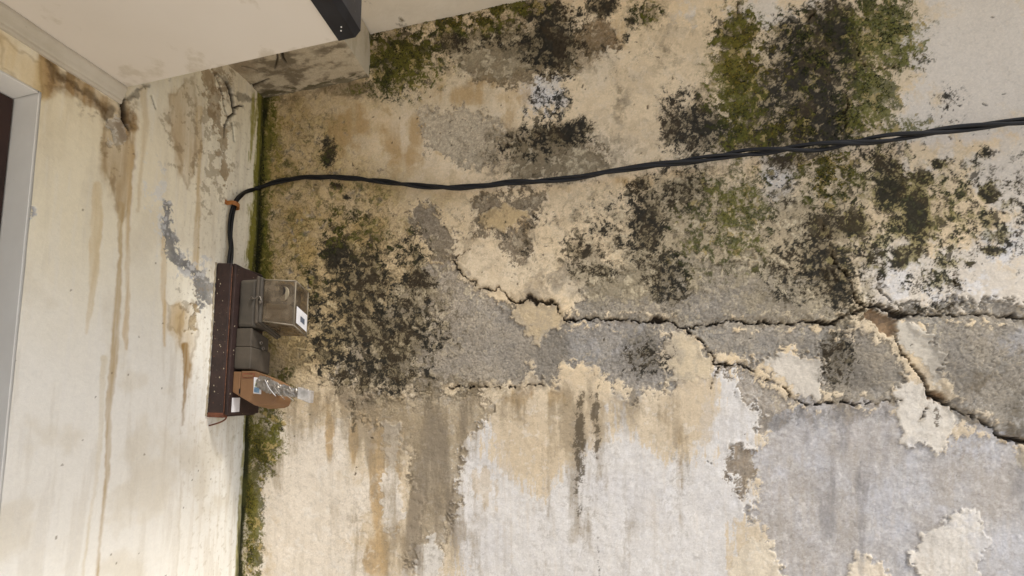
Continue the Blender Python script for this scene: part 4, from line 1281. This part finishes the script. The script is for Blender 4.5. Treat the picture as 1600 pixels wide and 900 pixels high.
# terminal box under it
term = empty('terminal_box', (0.0705, -0.1, 1.8))
tag(term, 'dusty grey two-part terminal box squeezed between meter and tan breaker', 'terminal box')
bm = bmesh.new()
hexa(bm, [(0.0705, -0.150, 1.858), (0.122, -0.150, 1.858), (0.122, -0.072, 1.850), (0.0705, -0.072, 1.850),
          (0.0705, -0.150, 1.911), (0.122, -0.150, 1.911), (0.122, -0.072, 1.8885), (0.0705, -0.072, 1.8885)])
at(bm_obj('upper_cover', bm, M_TERM, None, False, 0.003, 2), term)
bm = bmesh.new()
hexa(bm, [(0.0705, -0.152, 1.797), (0.125, -0.152, 1.797), (0.125, -0.066, 1.785), (0.0705, -0.066, 1.785),
          (0.0705, -0.152, 1.8575), (0.125, -0.152, 1.8575), (0.125, -0.066, 1.8495), (0.0705, -0.066, 1.8495)])
at(bm_obj('lower_cover', bm, M_TERM, None, False, 0.003, 2), term)
for (y, z) in ((-0.115, 1.872), (-0.105, 1.857)):
    bm = bmesh.new()
    bmesh.ops.create_cone(bm, cap_ends=True, segments=16, radius1=0.0065, radius2=0.0065, depth=0.004,
                          matrix=Matrix.Translation((0.1265, y, z)) @ Matrix.Rotation(math.radians(90), 4, 'Y'))
    sc = at(bm_obj('screw', bm, M_GREYPL), term)
    V_, F_ = tube([(0.1285, y + 0.0045 * math.cos(a), z + 0.0045 * math.sin(a)) for a in np.linspace(0, 6.28, 17)], 0.0011, 6, False)
    nest(sc, mesh_obj('screw_ring', V_, F_, M_STEEL, None, True))

# tan breaker housing
brk = empty('breaker_box', (0.0705, -0.1, 1.69))
tag(brk, 'tan plastic breaker box at the foot of the meter board', 'breaker box')
Z1, Z0 = 1.789, 1.702
prof = [(0.0705, Z1), (0.142, Z1), (0.166, Z1 - .008), (0.190, Z1 - .017), (0.210, Z1 - .026), (0.216, Z1 - .034), (0.216, Z0 + .016), (0.210, Z0 + .003), (0.196, Z0 - .003), (0.148, Z0 - .007), (0.0705, Z0 + .030)]
for nm, xa, xb in (('rear_housing', 0.0, 0.0945), ('front_housing', 0.096, 1.0)):
    pr = []
    if nm == 'rear_housing':
        pr = [(0.0705, Z1), (0.0945, Z1), (0.0945, Z0 + .019), (0.0705, Z0 + .030)]
    else:
        pr = [(0.096, Z1 + .002)] + [(x, z + .002) for x, z in prof[1:10]] + [(0.096, Z0 + .018)]
    bm = bmesh.new()
    fr = [bm.verts.new((x, -0.152, z)) for x, z in pr]
    bk = [bm.verts.new((x, -0.085, z - 0.012)) for x, z in pr]
    for i in range(len(pr)):
        j = (i + 1) % len(pr)
        bm.faces.new((fr[i], fr[j], bk[j], bk[i]))
    bm.faces.new(fr[::-1])
    bm.faces.new(bk)
    at(bm_obj(nm, bm, M_TAN, None, False, 0.0022, 2), brk)
face_patch('vent_slot', (0.102, -0.1522, 1.771), (0.142, -0.1522, 1.771), (0.142, -0.1522, 1.785), (0.102, -0.1522, 1.785), M_BOARDRUST, brk, (0, -1, 0), .0006)
face_patch('slot_lip', (0.1055, -0.1529, 1.7735), (0.1385, -0.1529, 1.7735), (0.1385, -0.1529, 1.781), (0.1055, -0.1529, 1.781), M_TAN, brk, (0, -1, 0), .0006)
face_patch('latch', (0.0935, -0.1522, 1.728), (0.097, -0.1522, 1.728), (0.097, -0.1522, 1.742), (0.0935, -0.1522, 1.742), M_BLACKGAP, brk, (0, -1, 0), .001)
st = face_patch('sticker', (0.141, -0.1524, 1.730), (0.166, -0.1524, 1.728), (0.165, -0.1524, 1.772), (0.140, -0.1524, 1.774), M_PAPER, brk, (0, -1, 0), .0006)
nest(st, face_patch('sticker_print', (0.143, -0.1532, 1.733), (0.160, -0.1532, 1.731), (0.160, -0.1532, 1.745), (0.143, -0.1532, 1.747), M_LBLUE, brk, (0, -1, 0), .0003))
nest(st, face_patch('sticker_print', (0.146, -0.1532, 1.748), (0.163, -0.1532, 1.747), (0.162, -0.1532, 1.759), (0.146, -0.1532, 1.760), M_LGREEN, brk, (0, -1, 0), .0003))

# torn clear film wrapped round the breaker's outgoing leads
rs = np.random.RandomState(5)
wrap = empty('plastic_wrap', (0.165, -0.155, 1.75))
tag(wrap, 'crumpled silvery film sticking out to the right from the tan breaker box', 'plastic wrap')
path = spline([on_y(404, 596, -0.158), on_y(418, 602, -0.162), on_y(434, 608, -0.160), on_y(452, 612, -0.155), on_y(470, 615, -0.150)], 7)
rad = np.interp(np.linspace(0, 1, len(path)), [0, .25, .5, .75, 1], [0.015, 0.017, 0.014, 0.012, 0.012])
V_, F_ = tube(path, list(rad), 18, True)
V_ = np.array(V_)
ctr = np.repeat(path, 18, 0)
ang = rs.rand(len(V_)) * 0.42 + 0.70 + 0.22 * (np.arange(len(V_)) % 3 == 0)
V_[:len(ctr)] = ctr + (V_[:len(ctr)] - ctr) * ang[:len(ctr), None] * np.array([1, .55, 1])
at(mesh_obj('crumpled_sleeve', V_, F_, M_FOIL), wrap)
a0, a1 = on_y(468, 614, -0.150), on_y(486, 620, -0.147)
bm = bmesh.new()
d_ = Vector(a1 - a0)
up_ = Vector((0.03, 0, 1)).normalized()
pts = []
for yo in (-0.010, 0.010):
    for (s, hgt) in ((0, -.014), (1, -.017), (1, .015), (0, .016)):
        p = Vector(a0) + d_ * s + up_ * hgt
        pts.append((p.x, p.y + yo + 0.004 * s, p.z))
hexa(bm, pts)
at(bm_obj('clear_end_cap', bm, M_CLEAR, None, False, 0.0015, 2), wrap)
bm = bmesh.new()
box(bm, a0[0], a0[0] + .028, -0.152, -0.146, a0[2] - .012, a0[2] + .010)
at(bm_obj('foil_tip', bm, M_FOIL, None, False, 0.002, 1), wrap)
for k in (1, 3, 5):       # thin leads and folded strips
    x0 = 0.168 + 0.010 * k
    s_ = on_y(408 + 6 * k, 590 + 3.2 * k + 4 * rs.rand(), -0.172)
    e_ = on_y(424 + 7 * k, 612 + 2.5 * k + 6 * rs.rand(), -0.170)
    mid = (s_ + e_) / 2 + np.array([0, -0.004, 0.003 * (rs.rand() - .5)])
    V_, F_ = tube(spline([s_, mid, e_], 5), 0.0008 + 0.0004 * rs.rand(), 5)
    at(mesh_obj('folded_strip', V_, F_, M_FOIL if k != 1 else M_PAPER, None, True), wrap)

# ------------------------------------------------------------------ twisted service cable
cable = empty('power_cable', (0.02, -0.1, 2.1))
tag(cable, 'twisted black power cable running from the meter board across the mouldy wall', 'cable')
left_pts = [on_x(358, 425, 0.030), on_x(360, 404, 0.024), on_x(361, 385, 0.020), on_x(360, 362, 0.018), on_x(361, 342, 0.018), on_x(366, 322, 0.019), on_x(376, 307, 0.024)]
back = [(398, 295, .022), (428, 285, .020), (470, 278, .018), (520, 277, .017), (560, 279, .018), (600, 284, .019), (650, 290, .021), (700, 293, .022), (745, 291, .023), (800, 285, .026),
        (865, 281, .029), (920, 275, .031), (975, 265, .033), (1030, 257, .035), (1090, 250, .036), (1150, 240, .037), (1200, 236, .038), (1300, 227, .040), (1400, 214, .043), (1500, 201, .046), (1600, 189, .05), (1700, 178, .05), (1900, 160, .05)]
pts = left_pts + [on_y(x, y, -o) for x, y, o in back]
pts += [pts[-1] + np.array([0.4, 0.0, 0.02]), np.array([3.19, -0.03, pts[-1][2] + 0.05])]
cl_ = spline(pts, 14)
seg = np.linalg.norm(np.diff(cl_, axis=0), axis=1)
dist = np.concatenate([[0], np.cumsum(seg)])
T = np.gradient(cl_, axis=0)
T /= np.linalg.norm(T, axis=1)[:, None]
nr = np.cross(T, np.array([0.2, 0.9, 0.1]))
nr /= np.linalg.norm(nr, axis=1)[:, None]
bn = np.cross(T, nr)
part = np.interp(dist, [0, .35, 1.5, 1.75, 1.9, 2.1, 2.4], [.0040, .0040, .0042, .0060, .0076, .0046, .0042])
for k in range(3):
    ph = dist * 2 * math.pi / 0.30 + k * 2 * math.pi / 3 + 0.9 * np.sin(dist * 6.1 + k)
    pth = cl_ + (np.cos(ph) * part)[:, None] * nr + (np.sin(ph) * part)[:, None] * bn
    V_, F_ = tube(pth, (0.0043 if k < 2 else 0.0036) * (1 + 0.08 * np.sin(dist * 37 + 2 * k)), 10)
    at(mesh_obj('strand', V_, F_, M_CABLE, None, True), cable)

clip = empty('cable_clip', (0.01, -0.11, 2.29))
tag(clip, 'small orange clip nailed over the cable just above the meter board', 'cable clip')
c0 = on_x(366, 321, 0.019)
bm = bmesh.new()
prev = None
arc = [(-0.021, -0.016), (-0.013, -0.015)] + [(0.013 * math.sin(a), 0.013 * -math.cos(a) * -1) for a in np.linspace(-1.5, 1.5, 11)] + [(0.013, -0.015), (0.021, -0.016)]
ring = []
for (dy, dx) in arc:
    row = []
    for (e, zo) in ((0, -0.006), (0, 0.006), (0.0025, 0.006), (0.0025, -0.006)):
        k_ = 1 + e / 0.013
        row.append(bm.verts.new((c0[0] + dx * (k_ if dx > -.01 else 1) + (e if dx <= -.01 else 0), c0[1] + dy * (k_ if abs(dy) < .0135 else 1), c0[2] + zo - dy * .25)))
    ring.append(row)
for a, b in zip(ring[:-1], ring[1:]):
    for i in range(4):
        bm.faces.new((a[i], a[(i + 1) % 4], b[(i + 1) % 4], b[i]))
bm.faces.new(ring[0])
bm.faces.new(ring[-1][::-1])
at(bm_obj('strap', bm, M_CLIP), clip)
bm = bmesh.new()
bmesh.ops.create_cone(bm, cap_ends=True, segments=10, radius1=0.0035, radius2=0.0028, depth=0.004,
                      matrix=Matrix.Translation((c0[0] - 0.011, c0[1] + 0.0185, c0[2] - 0.005)) @ Matrix.Rotation(math.radians(90), 4, 'Y'))
at(bm_obj('nail_head', bm, M_BOARDRUST), clip)

# ------------------------------------------------------------------ moss tufts standing on the damp plaster
def moss_material():
    m, t, b = new_mat('moss_leaf')
    at_ = N(t, 'ShaderNodeAttribute', attribute_name='coat')
    t.links.new(at_.outputs['Color'], b.inputs['Base Color'])
    b.inputs['Roughness'].default_value = 0.8
    b.inputs['Specular IOR Level'].default_value = 0.2
    return m


M_MOSS = moss_material()


def moss_patch(label, lst, count, size, tones, seed, lowest=0.0):
    """tufts of small pointed leaves where the surveyed patch and the green film overlap"""
    r = np.random.RandomState(seed)
    D = blobs(BU, BV, lst)
    wgt = (D * (0.05 + 0.95 * GREEN_MASK ** 2) * (D > 0.3) * (MOSS_LUMP > 0.35)).ravel().astype(np.float64)
    wgt[(BX < 0.004).ravel()] *= 0.15
    idx = r.choice(len(wgt), count, p=wgt / wgt.sum())
    base = BP.reshape(-1, 3)[idx] + r.uniform(-0.0012, 0.0012, (count, 3)) * np.array([1, 0, 1])
    nl = 6
    sz = size * r.uniform(0.45, 1.25, count) * (0.6 + 0.6 * D.ravel()[idx])
    th = r.uniform(0, 2 * np.pi, (count, nl))
    out = r.uniform(0.25, 1.0, (count, nl))                     # how far each leaf leans away from the wall
    dirv = np.stack([np.cos(th), -out, np.sin(th) + 0.15], -1)
    dirv /= np.linalg.norm(dirv, axis=-1, keepdims=True)
    side = np.stack([-np.sin(th), 0 * th, np.cos(th)], -1)
    ln = (sz[:, None] * r.uniform(0.6, 1.3, (count, nl)))[..., None]
    wd = ln * 0.34
    b0 = base[:, None, :] + np.array([0, 0.0008, 0])
    mid = b0 + dirv * ln * 0.5
    tip = b0 + dirv * ln
    Vv = np.stack([np.broadcast_to(b0, mid.shape), mid + side * wd, tip, mid - side * wd], 2).reshape(-1, 3)
    nq = count * nl
    tone = np.array([lin(c) for c in tones], np.float32)
    ti = tone[r.randint(0, len(tones), count)][:, None, :] * r.uniform(0.6, 1.35, (count, nl, 1))
    ca = np.ones((nq * 4, 4), np.float32)
    ca[:, :3] = np.repeat(ti.reshape(-1, 3), 4, 0)
    me = bpy.data.meshes.new('moss_patch')
    me.vertices.add(nq * 4)
    me.vertices.foreach_set('co', Vv.astype(np.float32).ravel())
    me.loops.add(nq * 4)
    me.loops.foreach_set('vertex_index', np.arange(nq * 4, dtype=np.int32))
    me.polygons.add(nq)
    me.polygons.foreach_set('loop_start', np.arange(0, nq * 4, 4, dtype=np.int32))
    me.update(calc_edges=True)
    a_ = me.attributes.new('coat', 'FLOAT_COLOR', 'POINT')
    a_.data.foreach_set('color', ca.ravel())
    me.materials.append(M_MOSS)
    o = bpy.data.objects.new('moss_patch', me)
    COL.objects.link(o)
    return tag(o, label, 'moss', 'moss patches on the damp wall')


DK, MD, OL, YL, GG = (34, 33, 18), (54, 52, 24), (86, 82, 30), (124, 106, 36), (104, 104, 62)
moss_patch('dark green moss patch under the slab, touching the grey beam end', [(625, 95, 46, 42, 1), (690, 70, 26, 24, .7), (605, 130, 30, 14, .8)], 1600, 0.0026, (DK, DK, DK, MD, OL), 1)
moss_patch('thin olive moss strip along the slab edge at the top', [(730, 34, 60, 10, 1), (790, 16, 44, 9, 1), (845, 18, 30, 14, .6)], 900, 0.0030, (DK, MD, OL, OL, YL), 2)
moss_patch('olive-yellow moss patch left of the blackish one, above the cable', [(1155, 120, 32, 100, 1), (1160, 40, 26, 24, .8), (1190, 205, 34, 26, .7)], 2200, 0.0024, (DK, MD, OL, OL, YL), 3)
moss_patch('blackish green moss patch crossed by the short vertical crack, above the cable', [(1272, 80, 50, 60, .9), (1275, 185, 60, 44, .9)], 1800, 0.0024, (DK, DK, DK, DK, MD), 9)
moss_patch('lighter grey-green moss lumps right of the short vertical crack, upper right', [(1380, 48, 46, 54, 1), (1362, 150, 30, 48, 1), (1335, 190, 22, 26, .7)], 2200, 0.0027, (DK, MD, OL, GG, GG), 4)
moss_patch('narrow moss line up the wall corner above the meter board', [(409, 260, 7, 110, 1), (404, 400, 7, 40, .8)], 1000, 0.0030, (DK, MD, OL), 5)
moss_patch('moss growing down the wall corner below the meter board', [(404, 690, 18, 46, 1), (392, 800, 8, 110, 1), (430, 662, 12, 16, .7)], 1900, 0.0024, (DK, MD, MD, OL, YL), 6)
moss_patch('small thin moss patch just below the cable, right of centre', [(1290, 275, 36, 34, 1)], 600, 0.0025, (DK, MD, OL, YL), 7)
moss_patch('faint grey-green moss bloom between cable and long crack', [(1150, 330, 36, 58, 1), (1125, 380, 34, 34, .6)], 500, 0.0024, (OL, GG, GG, MD), 8)
